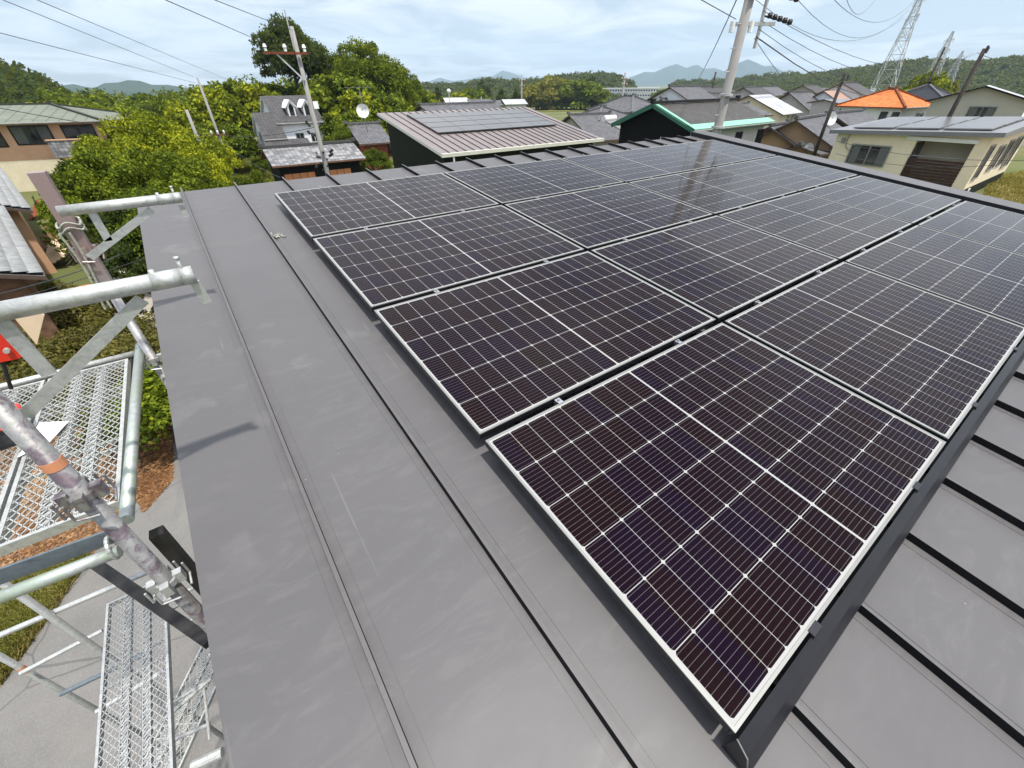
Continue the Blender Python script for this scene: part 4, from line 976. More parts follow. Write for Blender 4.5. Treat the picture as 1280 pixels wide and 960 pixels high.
# house number on the base
nx, nz = CX + 1.2, zb - .62
MB().hull8([(nx + .02, CY0 - .02, nz), (nx + .13, CY0 - .02, nz), (nx + .42, CY0 - .02, nz + .52), (nx + .30, CY0 - .02, nz + .44), ][:4], [(nx + .02, CY0 + .008, nz), (nx + .13, CY0 + .008, nz), (nx + .42, CY0 + .008, nz + .52), (nx + .30, CY0 + .008, nz + .44)]).box(nx, nx + .42, CY0 - .019, CY0 + .007, nz + .44, nz + .54).box(nx, nx + .09, CY0 - .018, CY0 + .006, nz + .34, nz + .44).build('house_number', M['white'], ch, world=True)
mb = MB(); q = [P(1055, 172, -1.5), P(1068, 176, -1.5)]
mb.path([Vector((CX - .05, CY1 - 1.0 + .35 * math.cos(a_), -1.7 + .35 * math.sin(a_))) for a_ in np.linspace(-2.6, 0, 9)] + [Vector((CX - .05, CY1 - .65, -1.2))], .02, 6)
mb.box(CX - .12, CX, CY1 - .55, CY1 - .35, -1.7, -1.45); mb.box(CX - .1, CX, CY1 - .3, CY1 - .12, -2.9, -2.7); cw(mb, 'cable_entry', 'alum')

# left: salmon house with pale green hip roof
A = P(0, 154, -.8); B = P(126, 150.5, -.8); d = Vector((B.x - A.x, B.y - A.y)).normalized()
A2 = Vector((A.x, A.y)) - d * 7
t, w_, bz = building('house', 'salmon pink house with a pale green shingled hip roof at the left edge', 'house', A2, B, -.8, 9.5, 13.5, 'hip', 'salmon', 'greentile', .8, .14, ridgecap='greentile', trim='creamtrim',
    wins=[('F', .60, -1.75, 2.6, 1.3, dict(fm='blackwall', curtain=True)), ('F', .84, -1.7, 2.2, 1.1, dict(fm='blackwall')), ('F', .40, -1.9, 1.4, 1.2, dict(fm='blackwall')), ('F', .62, -4.3, 1.1, 1.3, dict(fm='blackwall', style=1))]); clean(t)
mb = MB(); zb_ = -3.35 - bz; mb.box(w_ * .70, w_ * .70 + 3.6, -.9, -.75, zb_, zb_ + 1.25); mb.box(w_ * .70, w_ * .70 + .15, -.75, .8, zb_, zb_ + 1.25); mb.box(w_ * .70 + .15, w_ * .70 + 3.6, -.75, .8, zb_, zb_ + .15)
mb.build('balcony', M['slateold'], t, uv=True)
mb = MB(); mb.box(w_ * .70 - .05, w_ * .70 + 3.65, -.95, -.7, zb_ + 1.25, zb_ + 1.33); mb.build('balcony_coping', M['salmon'], t)
mb = MB(); mb.box(.8, w_ * .68, .72, .79, 0, -3.6 - bz); mb.build('lower_wall', M['cream'], t)
# left: silver tiled roofs close by
a1_, b1_ = P(52, 338, -3.0), P(-6, 246, -3.0)
t, w_, bz = building('house', 'old house with silver grey wavy tiles nearest the scaffold on the left', 'house', (b1_.x, b1_.y), (b1_.x + (a1_.x - b1_.x) * .7, b1_.y + (a1_.y - b1_.y) * .7), -3.0, 8, 22, 'par', 'tan', 'whitetile', .5, .12); clean(t)
bpy.data.objects.remove(t) if False else None
# remove side ambiguity: rebuild so that the eave is the right-hand side
def kill(t_):
    for c in list(t_.children_recursive): bpy.data.objects.remove(c)
    bpy.data.objects.remove(t_)
kill(t)
def side_roof(label, p_near, p_far, ze, depth, pitch, roof, wall):
    n_ = P(*p_near, ze); f_ = P(*p_far, ze)       # eave line on the right, running away from us; roof rises to the left
    t, w_, bz = building('house', label, 'house', (n_.x, n_.y), (f_.x, f_.y), ze, depth, pitch, 'par', wall=wall, roof=roof, over=.5, th=.12)
    e = ze - bz; tp = math.tan(R(pitch)); L_ = min(w_, 16); cw_ = .30; rh_ = .27
    xs_ = np.arange(0, L_ + .001, cw_ / 7); vs, fs = [], []; nr = int(depth / 2 / rh_); k_ = len(xs_)
    wv = .045 * np.sin(2 * np.pi * xs_ / cw_) + .018 * np.sin(4 * np.pi * xs_ / cw_ + .8)
    for r_ in range(nr):
        for yy, lift in ((r_ * rh_, .0), (r_ * rh_ + .001, .052), ((r_ + 1) * rh_ + .02, .012)):
            sag = .02 * np.cos(2 * np.pi * xs_ / cw_) * (1 if yy < (r_ + .5) * rh_ else 0)
            vs.append(np.stack([xs_, np.full(k_, yy) - sag, e + tp * yy + .045 + lift + wv], 1))
        b_ = r_ * 3 * k_
        for j in range(2):
            i_ = np.arange(k_ - 1) + b_ + j * k_; fs.append(np.stack([i_, i_ + 1, i_ + 1 + k_, i_ + k_], 1))
    o = arr_mesh('tiles', np.concatenate(vs), np.concatenate(fs), M['tileplain']); o.parent = [c for c in t.children if c.name.startswith('roof')][0]
    return clean(t)
side_roof('old house with silver grey wavy tiles nearest the scaffold on the left', (57, 345), (-2, 246), -2.9, 7, 20, 'whitetile', 'oldwood')
side_roof('farther silver tiled roof just below the salmon house', (40, 263), (-2, 205), -3.1, 7, 20, 'whitetile', 'salmon')

# white house with dormers
a_ = PR(325, 120, 58); b_ = PR(384, 119, 58); zr = (a_.z + b_.z) / 2
half = 4.2; pt = 28
A = Vector((a_.x, a_.y - half)); B = Vector((b_.x + .3, a_.y - half))
t, w_, bz = building('house', 'white sided house with steep dark roof and two arched dormers among the trees', 'house', A, B, zr - half * math.tan(R(pt)) , 2 * half, pt, 'par', 'whitesiding', 'slatedark', .25, .14, ridgecap=False, trim='white',
    wins=[('F', .42, -2.9, .7, .8), ('F', .72, -2.9, .7, .8, dict(fm='winwhite')), ('F', .60, -4.6, 1.2, .8), ('L', .5, -1.2, .6, .8)]); clean(t)
e = zr - half * math.tan(R(pt)) - bz; tp = math.tan(R(pt))
for fx in (.42, .74):
    x = w_ * fx; y = 1.0; z0 = e + tp * y - .1; mb = MB(); hw_ = .36
    mb.hull8([(x - hw_, y, z0), (x + hw_, y, z0), (x + hw_, y, z0 + 1.0), (x, y, z0 + 1.4), (x - hw_, y, z0 + 1.0)], [(x - hw_, y + 2.0, z0), (x + hw_, y + 2.0, z0), (x + hw_, y + 2.0, z0 + 1.0), (x, y + 2.0, z0 + 1.4), (x - hw_, y + 2.0, z0 + 1.0)])
    do = mb.build('dormer', M['white'], t); mb = MB()
    mb.hull8([(x - .22, y - .03, z0 + .15), (x + .22, y - .03, z0 + .15), (x + .22, y - .03, z0 + .9), (x, y - .03, z0 + 1.2), (x - .22, y - .03, z0 + .9)], [(x - .22, y - .003, z0 + .15), (x + .22, y - .003, z0 + .15), (x + .22, y - .003, z0 + .9), (x, y - .003, z0 + 1.2), (x - .22, y - .003, z0 + .9)])
    mb.build('pane', M['glass'], do)
    mb = MB()
    mb.hull8([(x - hw_ - .2, y - .08, z0 + .75), (x, y - .08, z0 + 1.4), (x, y - .08, z0 + 1.5), (x - hw_ - .25, y - .08, z0 + .82)], [(x - hw_ - .2, y + 2.1, z0 + .75), (x, y + 2.1, z0 + 1.4), (x, y + 2.1, z0 + 1.5), (x - hw_ - .25, y + 2.1, z0 + .82)])
    mb.hull8([(x, y - .08, z0 + 1.4), (x + hw_ + .2, y - .08, z0 + .75), (x + hw_ + .25, y - .08, z0 + .82), (x, y - .08, z0 + 1.5)], [(x, y + 2.1, z0 + 1.4), (x + hw_ + .2, y + 2.1, z0 + .75), (x + hw_ + .25, y + 2.1, z0 + .82), (x, y + 2.1, z0 + 1.5)])
    mb.build('dormer_roof', M['white'], do)
a_ = PR(314, 141, 55); b_ = PR(337, 141, 55)
t, w_, bz = building('house', 'white lower wing with dark roof left of the dormered house', 'house', (a_.x, a_.y - 2.9), (a_.x + 2.1, a_.y - 2.9), a_.z - 2.9 * math.tan(R(36)), 5.8, 36, 'par', 'whitesiding', 'slatedark', .2, .14, ridgecap=False, trim='white',
    wins=[('F', .75, -4.4, 1.2, .8), ('L', .5, -2.6, .5, .6)]); clean(t)
building('porch', 'long dark roofed porch across the white front of the dormered house', 'porch', (a_.x - .1, a_.y - 4.9), (a_.x + 4.0, a_.y - 4.9), a_.z - 2.95 * math.tan(R(36)) - 1.15, 2.1, 28, 'mono', 'whitesiding', 'slatedark', .2, .12, trim='white')
# the shed with orange boards
A = P(340, 208, -3.2); B = P(459, 198, -3.2)
t, w_, bz = building('shed', 'dark timber shed with mottled grey tiles and orange board doors beyond the roof', 'shed', (A.x, A.y), (B.x, A.y - .2), -3.2, 5.4, 18, 'par', 'blackwall', 'slateold', .45, .12, ridgecap='slateold', trim='oldwood'); clean(t)
e = -3.2 - bz
for i, fx in enumerate((.10, .18, .26, .34, .58, .66, .74)):
    mb = MB(); x = w_ * fx; mb.box(x, x + w_ * .074, .38, .42, e - 2.2, e - .65); mb.build('door_panel', M['orangepanel'], t)
# small grey-roof house
ridge_house('house', 'small grey roofed house with a rusty red lower wall left of the satellite dish', 'house', (433, 156), (474, 154), -1.6, 3.4, 22, wall='rust', roof='slate')
# roof behind the dark green house
ridge_house('house', 'long grey slate roof showing behind the dark green house', 'house', (524, 131.5), (618, 128.5), -.35, 5.0, 16, wall='whitesiding', roof='slate')

# clutter between the left roofs
for i, (px, py, ln, mt, lb) in enumerate([(50, 262, 3.0, 'rust', 'rusty red iron sheet leaning behind the silver tiled roof'), (62, 300, 3.5, 'oldwood', 'weathered timber plank pile beside the silver tiled house'), (70, 318, 2.5, 'ply', 'pale board leaning low beside the silver tiled house')]):
    q = P(px, py, -5.6); mb = MB()
    for k_ in range(5):
        x = q.x + (k_ - 2) * .22; mb.bar((x, q.y - ln / 2, -5.9 + .1 * k_), (x + .3, q.y + ln / 2, -5.2 + .05 * k_), .16, .05)
    put(mb.build(['iron_sheet', 'timber_pile', 'board'][i], M[mt]), lb, ['sheet', 'timber', 'board'][i])
# yellow-orange construction crate on the gravel
q = P(112, 365, -5.6); mb = MB()
for k_ in range(4): mb.box(q.x - .5, q.x + .5, q.y - .35, q.y + .35, -5.98 + k_ * .16, -5.98 + k_ * .16 + .12)
put(mb.build('crate', M['orangepanel']), 'small orange slatted crate on the ground behind the near bracket arm', 'crate')
q = P(160, 345, -5.9); mb = MB()
for k_ in range(6): mb.box(q.x - 1.0, q.x + 1.6, q.y - .8 + k_ * .3, q.y - .8 + k_ * .3 + .24, -5.98, -5.86)
put(mb.build('paving_slab', M['gravel']), 'pale concrete slab strip on the yard under the far bracket arm', 'slab')

# ------------------------------------------------------------------ poles, wires, pylons
def pole(name, label, x, y, z0, z1, r0, r1, mat='concrete', arms=(), extra=None, ang=0.0, group=None):
    t_ = empty(name, (x, y, z0), ang, label, 'utility pole', group)
    smooth(MB().tube((0, 0, 0), (0, 0, z1 - z0), r0, r1, n=14).build('pole', M[mat], t_))
    for (z, l0, l1, n_) in arms:
        mb = MB(); mb.bar((-l0, -.15, z - z0), (l1, -.15, z - z0), .07, .07); ar = mb.build('crossarm', M['rust'] if mat != 'darkpole' else M['darkpole'], t_)
        mb = MB()
        for i in range(n_):
            xx = -l0 + .1 + (l0 + l1 - .2) * i / max(1, n_ - 1)
            mb.tube((xx, -.15, z - z0 + .05), (xx, -.15, z - z0 + .14), .05, .05, n=8); mb.tube((xx, -.15, z - z0 + .16), (xx, -.15, z - z0 + .26), .07, .04, n=8)
        mb.build('insulator', M['insul'] if mat != 'darkpole' else M['blackrust'], ar)
    return t_
# near pole right of centre
q = PR(931, 0, 14.0); q2 = PR(896, 165, 14.0); px_, py_ = q2.x, q2.y
NPX = (px_, py_)
t = pole('utility_pole', 'tall concrete utility pole rising behind the far corner of our roof', px_, py_, gz(px_, py_), 4.6, .13, .10)
z0 = t.location.z
for z in (1.05, .35, 2.9): MB().tube((0, 0, z - z0), (0, 0, z - z0 + .05), .165, n=14).build('pole_band', M['pylon'], t)
for i in range(8): MB().tube((-.10, 0, .2 - z0 + i * .45), (-.28, 0, .2 - z0 + i * .45), .01, n=6).build('step_bolt', M['pylon'], t)
vx = Vector((math.cos(R(-35)), math.sin(R(-35)), 0))
mb = MB()
for z in (2.95, 2.45): mb.bar(Vector((0, 0, z - z0)) - vx * .3, Vector((0, 0, z - z0)) + vx * .75, .07, .07)
mb.bar(Vector((0, 0, 2.0 - z0)) + vx * .42, Vector((0, 0, 3.9 - z0)) + vx * .42, .06, .06, up=(0, 1, 0))
mb.build('crossarm', M['pylon'], t)
for i, z in enumerate((3.35, 3.0, 2.6)):
    mb = MB()
    for k_ in range(5): c = Vector((0, 0, z - z0 + .02 * k_ * 0)) + vx * (.55 + k_ * .13) + Vector((0, 0, -.03 * k_)); mb.tube(c, c + vx * .07, .055, n=8)
    mb.tube(Vector((0, 0, z - z0)) + vx * .42, Vector((0, 0, z - z0 - .15)) + vx * 1.15, .018, n=6)
    mb.build('insulator', M['blackrust'], t)
mb = MB()
for s0 in (-.25, .2): mb.tube(vx * s0 + Vector((0, 0, 2.3 - z0)), vx * s0 + Vector((0, 0, 2.5 - z0)), .06, n=8)
mb.build('small_insulator', M['insul'], t)
# left mid pole
q = PR(388, 130, 21.0); z0 = G
t = pole('utility_pole', 'leaning looking concrete pole with white insulators in front of the dormered white house', q.x, q.y, G, PR(366, 33, 21).z, .115, .07, arms=[(PR(375, 67, 21).z, 1.15, .35, 3)], ang=R(-12))
mb = MB(); zz_ = PR(375, 67, 21).z - G; mb.bar((-.75, -.12, zz_), (0, -.1, zz_ - .8), .05, .05)
mb.tube((-.09, 0, zz_ + .1), (-.09, 0, zz_ + 1.2), .02); mb.build('arm_brace', M['pylon'], t)
mb = MB(); zz_ = PR(395, 132, 21).z - G
mb.box(.10, .28, -.1, .1, zz_ - .1, zz_ + .14); mb.build('junction_box', M['insul'], t)
for k_ in range(14):
    mb = MB(); c = Vector((random.uniform(-.4, .3), random.uniform(-.25, .1), PR(405, random.choice((160, 195, 200, 205)), 21).z - G + random.uniform(-.3, .3))); mb.tube(c, c + Vector((random.uniform(-.2, .2), 0, random.uniform(-.15, .2))), .05, n=8); mb.build('cable_clamp', M['blackrust'], t)
LP = (q.x, q.y)
mb = MB(); zz_ = PR(410, 196, 21).z; mb.bar(Vector((q.x, q.y - .1, zz_)), Vector((q.x - 1.35, q.y - .3, zz_)), .04, .04); 
# far left leaning pole and its stay
q = P(290, 214, -6 + .01); q = PR(268, 155, 42.0)
t = pole('utility_pole', 'slim grey pole standing among the trees at left, carrying the low cables', q.x, q.y, G, PR(244, 97, 42).z, .10, .07, arms=[(PR(270, 168, 42).z, .5, .5, 3)])
FLP = (q.x, q.y)
q = PR(240, 155, 44.0); t = pole('utility_pole', 'short bare pole left of the slim grey pole among the trees', q.x, q.y, G, PR(232, 137, 44).z, .13, .10)
# right dark pole behind the cream roof
q = PR(1195, 130, 44.0)
t = pole('utility_pole', 'dark leaning looking pole rising behind the cream house roof', q.x, q.y, gz(q.x, q.y) - .2, PR(1221, 61, 44).z, .15, .11, 'darkpole', arms=[(PR(1218, 66, 44).z, 2.0, .5, 4)], ang=R(10))
RP_ = (q.x, q.y)
q = PR(1046, 118, 38.0); t = pole('utility_pole', 'thin dark pole behind the tan tiled houses', q.x, q.y, gz(q.x, q.y), PR(1056, 91, 38).z, .12, .09, 'darkpole', arms=[(PR(1053, 100, 38).z, .4, .4, 2)])
for px, py0, py1, r_, lb in ((652, 93, 128, 120, 'distant grey pole with two crossarms left of the bamboo grove'), (778, 91, 121, 90, 'distant thin pole rising in front of the white school'), (889, 90, 116, 110, 'distant dark pole before the hills left of the near power pole'), (1156, 60, 112, 120, 'dark slanting looking pole left of the black ribbed roof'), (602, 121, 133, 160, 'tiny pole at the edge of the yellow field')):
    q = PR(px, py1, r_); t = pole('utility_pole', lb, q.x, q.y, gz(q.x, q.y), PR(px, py0, r_).z, .2, .16, 'concrete' if px < 800 else 'darkpole', arms=[(PR(px, py0 + 8, r_).z, .9, .9, 2), (PR(px, py0 + 15, r_).z, .7, .7, 2)])
q = PR(562, 127, 75); t = empty('street_lamp', (q.x, q.y, gz(q.x, q.y)), 0, 'white globe street lamp above the grey slate roof', 'street lamp')
zt_ = PR(562, 116, 75).z - t.location.z; MB().tube((0, 0, 0), (0, 0, zt_), .07).build('post', M['white'], t)
def ico(r, c, sub=2):
    import bmesh; bm = bmesh.new(); bmesh.ops.create_icosphere(bm, subdivisions=sub, radius=r); mb = MB(); mb.v = [tuple(v.co + Vector(c)) for v in bm.verts]; mb.f = [tuple(v.index for v in f.verts) for f in bm.faces]; mb.m = [0] * len(mb.f); bm.free(); return mb
ico(.3, (0, 0, zt_ + .2)).build('lamp', M['insul'], t)

def cable(name, label, a_, b_, sag, r=.012, n=18, group='overhead cables'):
    a_, b_ = Vector(a_), Vector(b_); pts = [a_.lerp(b_, t_) - Vector((0, 0, sag * 4 * t_ * (1 - t_))) for t_ in np.linspace(0, 1, n)]
    L = a_.copy(); mb = MB(); mb.path([p_ for p_ in pts], r * .72, 5); o = mb.build(name, M['wire']); put(o, label, 'cable', group); return o
# left sky wires coming over our heads to the left poles
fl = lambda px, py: PR(px, py, 42)
cable('cable', 'lowest of the three long cables crossing the sky at upper left', PR(-90, 18, 16), fl(245, 104), .0, .012)
cable('cable', 'middle of the three long cables crossing the sky at upper left', PR(-90, -38, 16), fl(245, 104) + Vector((0, 0, .35)), .0, .012)
cable('cable', 'uppermost of the three long cables crossing the sky at upper left', PR(-20, -28, 16), PR(283, 99, 50), .0, .012)
lt = lambda px, py: PR(px, py, 21)
cable('cable', 'cable running from the top edge to the left insulator of the white insulator pole', PR(150, -25, 9), lt(345, 60), .0, .010)
cable('cable', 'cable running from the top edge to the tip of the white insulator pole', PR(205, -25, 9), lt(366, 38), .0, .010)
cable('cable', 'cable draped low in front of the salmon house and the trees', PR(-20, 131, 30), PR(270, 168, 42), .3, .022)
cable('cable', 'pale cable from the slim left pole across the trees to the shed pole', PR(270, 168, 42), PR(402, 157, 21), .25, .018)
cable('cable', 'second cable from the slim left pole down to our roof edge', PR(280, 178, 42), PR(350, 222, 21), .2, .016)
cable('cable', 'slack cable low over the yard under the bracket arms', PR(-20, 372, 7), PR(150, 318, 11), .05, .010)
cable('cable', 'long cable low over the yard passing behind the far bracket', PR(-20, 385, 7), PR(205, 312, 16), .05, .008)
# wires from the near right pole
pr_ = lambda px, py: PR(px, py, 14)
w_r = [((955, 14), (1222, 66), 'first'), ((952, 26), (1216, 66), 'second'), ((948, 36), (1210, 70), 'third')]
for i, (a_, b_, lb) in enumerate(w_r): cable('cable', f'{lb} cable from the top between the near right pole and the dark pole', pr_(*a_), PR(*b_, 44), .9 + .2 * i, .0095)
cable('cable', 'fourth cable sagging from the near right pole to the far houses', pr_(945, 46), PR(1160, 78, 90), 2.2, .02)
cable('cable', 'short steep cable from the near right pole down to the tile roofs', pr_(943, 48), PR(1000, 118, 30), .1, .01)
cable('cable', 'cable from the top edge into the left side of the near right pole', PR(850, -15, 11), pr_(920, 24), .0, .012)
cable('cable', 'thin cable falling left of the near right pole towards the far houses', pr_(925, -10), PR(868, 100, 60), .6, .02)
for i, (a_, b_, s0) in enumerate((((880, -60), (1130, 22), 3), ((960, -50), (1136, 12), 3), ((1010, -40), (1140, 4), 2), ((1050, -40), (1100, -10), 2))):
    cable('cable', ['high voltage line sagging to the lower pylon arm', 'high voltage line sagging to the middle pylon arm', 'high voltage line sagging to the upper pylon arm', 'short high voltage line at the top edge beside the pylon'][i], PR(*a_, 60), PR(*b_, 200), s0 * 2, .045)
cable('cable', 'long line running right from the dark pole to the right picture edge', PR(1222, 66, 44), PR(1300, 75, 60), .3, .02)
cable('cable', 'twisted service cable crossing before the cream house, upper', PR(1045, 176, 25), PR(1300, 200, 24), .25, .012)
cable('cable', 'twisted service cable crossing before the cream house, lower', PR(1045, 192, 25), PR(1250, 206, 24), .25, .012)

def pylon(label, base_px, top_px, dist, wid):
    b_ = PR(*base_px, dist); top = PR(*top_px, dist); z0 = gz(b_.x, b_.y); H = top.z - z0
    t_ = empty('pylon', (b_.x, b_.y, z0), R(30), label, 'pylon', 'lattice pylons')
    def wd(z): f = z / H; return wid * (1 - f) ** 1.15 * .5 + wid * .045
    r = wid * .014; mb = MB(); lv = [H * f for f in (0, .14, .27, .39, .50, .60, .69, .77, .84, .90, .95, 1.0)]
    br = MB()
    for za, zb in zip(lv[:-1], lv[1:]):
        wa, wb = wd(za), wd(zb); ca = [(-wa, -wa, za), (wa, -wa, za), (wa, wa, za), (-wa, wa, za)]; cb_ = [(-wb, -wb, zb), (wb, -wb, zb), (wb, wb, zb), (-wb, wb, zb)]
        for i in range(4):
            j = (i + 1) % 4; mb.bar(ca[i], cb_[i], r * 1.5, r * 1.5); br.bar(ca[i], cb_[j], r, r); br.bar(ca[j], cb_[i], r, r); br.bar(cb_[i], cb_[j], r, r)
    mb.build('leg_frame', M['pylon'], t_); br.build('bracing', M['pylon'], t_)
    for f, l in ((.62, .85), (.75, .75), (.88, .62)):
        z = H * f; am = MB(); L = wid * l * 1.3
        for sgn in (-1, 1):
            w0 = wd(z); am.bar((0, -w0, z), (sgn * L, 0, z + .02 * H), r, r); am.bar((0, w0, z), (sgn * L, 0, z + .02 * H), r, r); am.bar((sgn * w0, 0, z + .05 * H), (sgn * L, 0, z + .02 * H), r, r)
            am.bar((sgn * L, 0, z + .02 * H), (sgn * L, 0, z - .03 * H), r * 1.5, r * 1.5)
        am.build('crossarm', M['pylon'], t_)
    return t_
pylon('tallest lattice power pylon cut by the top edge behind the orange roof', (1102, 112), (1146, -22), 190, 6.0)
pylon('second lattice pylon behind the black ribbed roof', (1157, 112), (1177, 40), 330, 7.5)
pylon('faint third lattice pylon farthest right against the hill', (1180, 112), (1192, 64), 470, 7.5)

# ------------------------------------------------------------------ foliage
def crown(seed, R3, n_cl, n_leaf, size, up=.25, cl_r=.30, thin=1.0):
    """leaf quads gathered in clumps spread over an ellipsoid; unit: metres"""
    g = np.random.default_rng(seed)
    d = g.normal(size=(n_cl, 3)); d /= np.linalg.norm(d, axis=1)[:, None]; d[:, 2] = np.where(d[:, 2] < -.35, -d[:, 2] * .5, d[:, 2])
    rad = g.uniform(.45, 1.0, n_cl) ** .6; cc = d * rad[:, None] * (1 - cl_r * .5); cr_ = g.uniform(.55, 1.25, n_cl) * cl_r
    idx = g.integers(0, n_cl, n_leaf); q = g.normal(size=(n_leaf, 3)); q /= np.linalg.norm(q, axis=1)[:, None]
    q[:, 2] = np.where(q[:, 2] < -.2, -q[:, 2] * .7, q[:, 2]); rr = g.uniform(.40, 1.08, n_leaf) ** .5
    p = (cc[idx] + q * (rr * cr_[idx])[:, None]) * np.array(R3)
    nrm = q * 1.0 + g.normal(size=(n_leaf, 3)) * .75; nrm[:, 2] += up; nrm /= np.linalg.norm(nrm, axis=1)[:, None]
    a_ = np.cross(nrm, g.normal(size=(n_leaf, 3))); a_ /= np.linalg.norm(a_, axis=1)[:, None]; b_ = np.cross(nrm, a_)
    s = size * g.uniform(.6, 1.35, n_leaf)[:, None]
    v = np.stack([p - a_ * s, p - b_ * s * .55 + a_ * s * .1, p + a_ * s, p + b_ * s * .55 + a_ * s * .1], 1).reshape(-1, 3)
    f = np.arange(n_leaf * 4).reshape(-1, 4); return v, f, (cc * np.array(R3))
def tree_proto(seed, R3, h_tr, n_cl, n_leaf, size, mat, **k):
    v, f, cc = crown(seed, R3, n_cl, n_leaf, size, **k); v = v.copy(); v[:, 2] += h_tr + R3[2] * .55
    cm = arr_mesh('crown', v, f, M[mat], link=False)
    g = random.Random(seed); mb = MB(); top = h_tr + R3[2] * .3; r0 = .035 * (h_tr + R3[2] * 2)
    pts = [Vector((0, 0, -.3)), Vector((g.uniform(-.2, .2), g.uniform(-.2, .2), h_tr * .5)), Vector((g.uniform(-.3, .3), g.uniform(-.3, .3), top))]
    for i in range(2): mb.tube(pts[i], pts[i + 1], r0 * (1 - .3 * i), r0 * (.7 - .25 * i), n=8)
    for i in range(9):
        c = Vector(cc[g.randrange(len(cc))]); c.z += h_tr + R3[2] * .55; st = pts[1].lerp(pts[2], g.uniform(.2, 1)); mid = st.lerp(c, .5) + Vector((0, 0, -.1))
        mb.tube(st, mid, r0 * .35, r0 * .22, n=6); mb.tube(mid, c, r0 * .22, r0 * .06, n=6)
    tro = mb.build('trunk', M['bark']); tm = tro.data; bpy.data.objects.remove(tro)
    return cm, tm
PROT = {}
for nm, args in dict(
    yel0=(11, (3.4, 3.2, 2.6), 2.4, 46, 26000, .085, 'leafyel'), yel1=(12, (3.4, 3.0, 2.3), 2.2, 44, 26000, .085, 'leafyel'),
    mid0=(13, (3.2, 3.2, 2.8), 2.6, 46, 26000, .085, 'leafmid'), mid1=(14, (3.3, 3.0, 3.0), 2.8, 46, 26000, .085, 'leafmid'),
    dark0=(15, (3.2, 3.2, 3.4), 3.0, 46, 26000, .085, 'leafmid'), dark1=(16, (3.0, 3.2, 3.1), 3.0, 46, 26000, .085, 'leafdark'),
    big0=(17, (6.2, 6.0, 5.0), 4.0, 90, 26000, .22, 'leafdark'), big1=(18, (8.0, 7.5, 7.0), 3.5, 150, 40000, .20, 'leafmid'),
    shrub=(19, (1.2, 1.2, .9), .3, 34, 6500, .05, 'olive'), shrubg=(20, (1.1, 1.1, .9), .3, 34, 6500, .055, 'leafmid'),
    cedar=(21, (2.6, 2.6, 5.5), 2.5, 70, 7000, .3, 'leafdark'), bam=(22, (4, 4, 5.0), .5, 70, 7000, .35, 'bamboo'),
    fmid=(23, (4.5, 4.5, 3.8), 1.2, 90, 14000, .22, 'leafmid'), fyel=(24, (4.5, 4.5, 3.6), 1.2, 90, 14000, .22, 'leafyel')).items():
    kw = dict(cl_r=.27) if nm[:3] in ('yel', 'mid', 'dar') else {}
    if nm[:4] in ('fmid', 'fyel'): kw = dict(cl_r=.25)
    if nm.startswith('big1'): kw = dict(cl_r=.24)
    if nm.startswith('big0'): kw = dict(cl_r=.33)
    PROT[nm] = tree_proto(*args, **kw)
def tree(kind, x, y, z, s, label, name='tree', cat='tree', group=None, sz=None, rz=None):
    t_ = empty(name, (x, y, z), random.uniform(0, 6.28) if rz is None else rz, label, cat, group); t_.scale = (s, s, sz or s)
    for nm_, me in zip(('crown', 'trunk'), PROT[kind]):
        o = bpy.data.objects.new(nm_, me); COL.objects.link(o); o.parent = t_
    return t_
HT = {'yel0': 2.4 + 2.6 * 1.5, 'yel1': 2.2 + 2.3 * 1.5, 'mid0': 2.6 + 2.8 * 1.5, 'mid1': 2.8 + 3.0 * 1.5, 'dark0': 3 + 3.4 * 1.5, 'dark1': 3 + 3.1 * 1.5, 'big0': 4 + 5.0 * 1.5, 'big1': 3.5 + 7 * 1.5, 'cedar': 2.5 + 5.5 * 1.5, 'bam': .5 + 5 * 1.5, 'fmid': 1.2 + 3.8 * 1.5, 'fyel': 1.2 + 3.6 * 1.5, 'shrub': .3 + .9 * 1.5, 'shrubg': .3 + .9 * 1.5}
def tree_px(kind, px, py, r, label, z0=None, ws=1.0, **k):   # top of the crown at pixel (px, py), at horizontal distance r
    p_ = PR(px, py, r); z = gz(p_.x, p_.y) if z0 is None else z0; s = max(.1, (p_.z - z) / HT[kind]); return tree(kind, p_.x, p_.y, z, s * ws, label, sz=s, **k)

near = [  # kind, px, py(top), r, label
 ('yel0', 128, 163, 32, 'bright yellow green tree directly right of the salmon house balcony', .8),
 ('yel1', 165, 146, 36, 'yellow green tree with a rounded top right of the green roof', .9),
 ('yel1', 205, 150, 33, 'yellow green tree in the middle of the left thicket', .85),
 ('mid0', 92, 196, 24, 'mid green tree behind the top of the pink post', .8),
 ('mid1', 135, 186, 24, 'broad mid green tree above the far bracket arm', .9),
 ('mid0', 190, 184, 23, 'dense mid green tree just beyond the roof corner', .9),
 ('yel0', 222, 180, 25, 'yellow green tree beyond the rear edge left of the first seam', .6),
 ('mid1', 262, 200, 27, 'small green tree at the foot of the slim grey pole', .42),
 ('dark0', 168, 232, 18, 'dark shaded tree under the far bracket arm', .8),
 ('dark1', 128, 244, 18, 'dark leafy tree behind the rope on the pink post', .8),
 ('mid0', 212, 222, 20, 'green tree touching the rear left roof corner', .8),
]
for k_, px, py, r_, lb, ws_ in near: tree_px(k_, px, py, r_, lb, group='trees in the thicket left of the roof', ws=ws_)
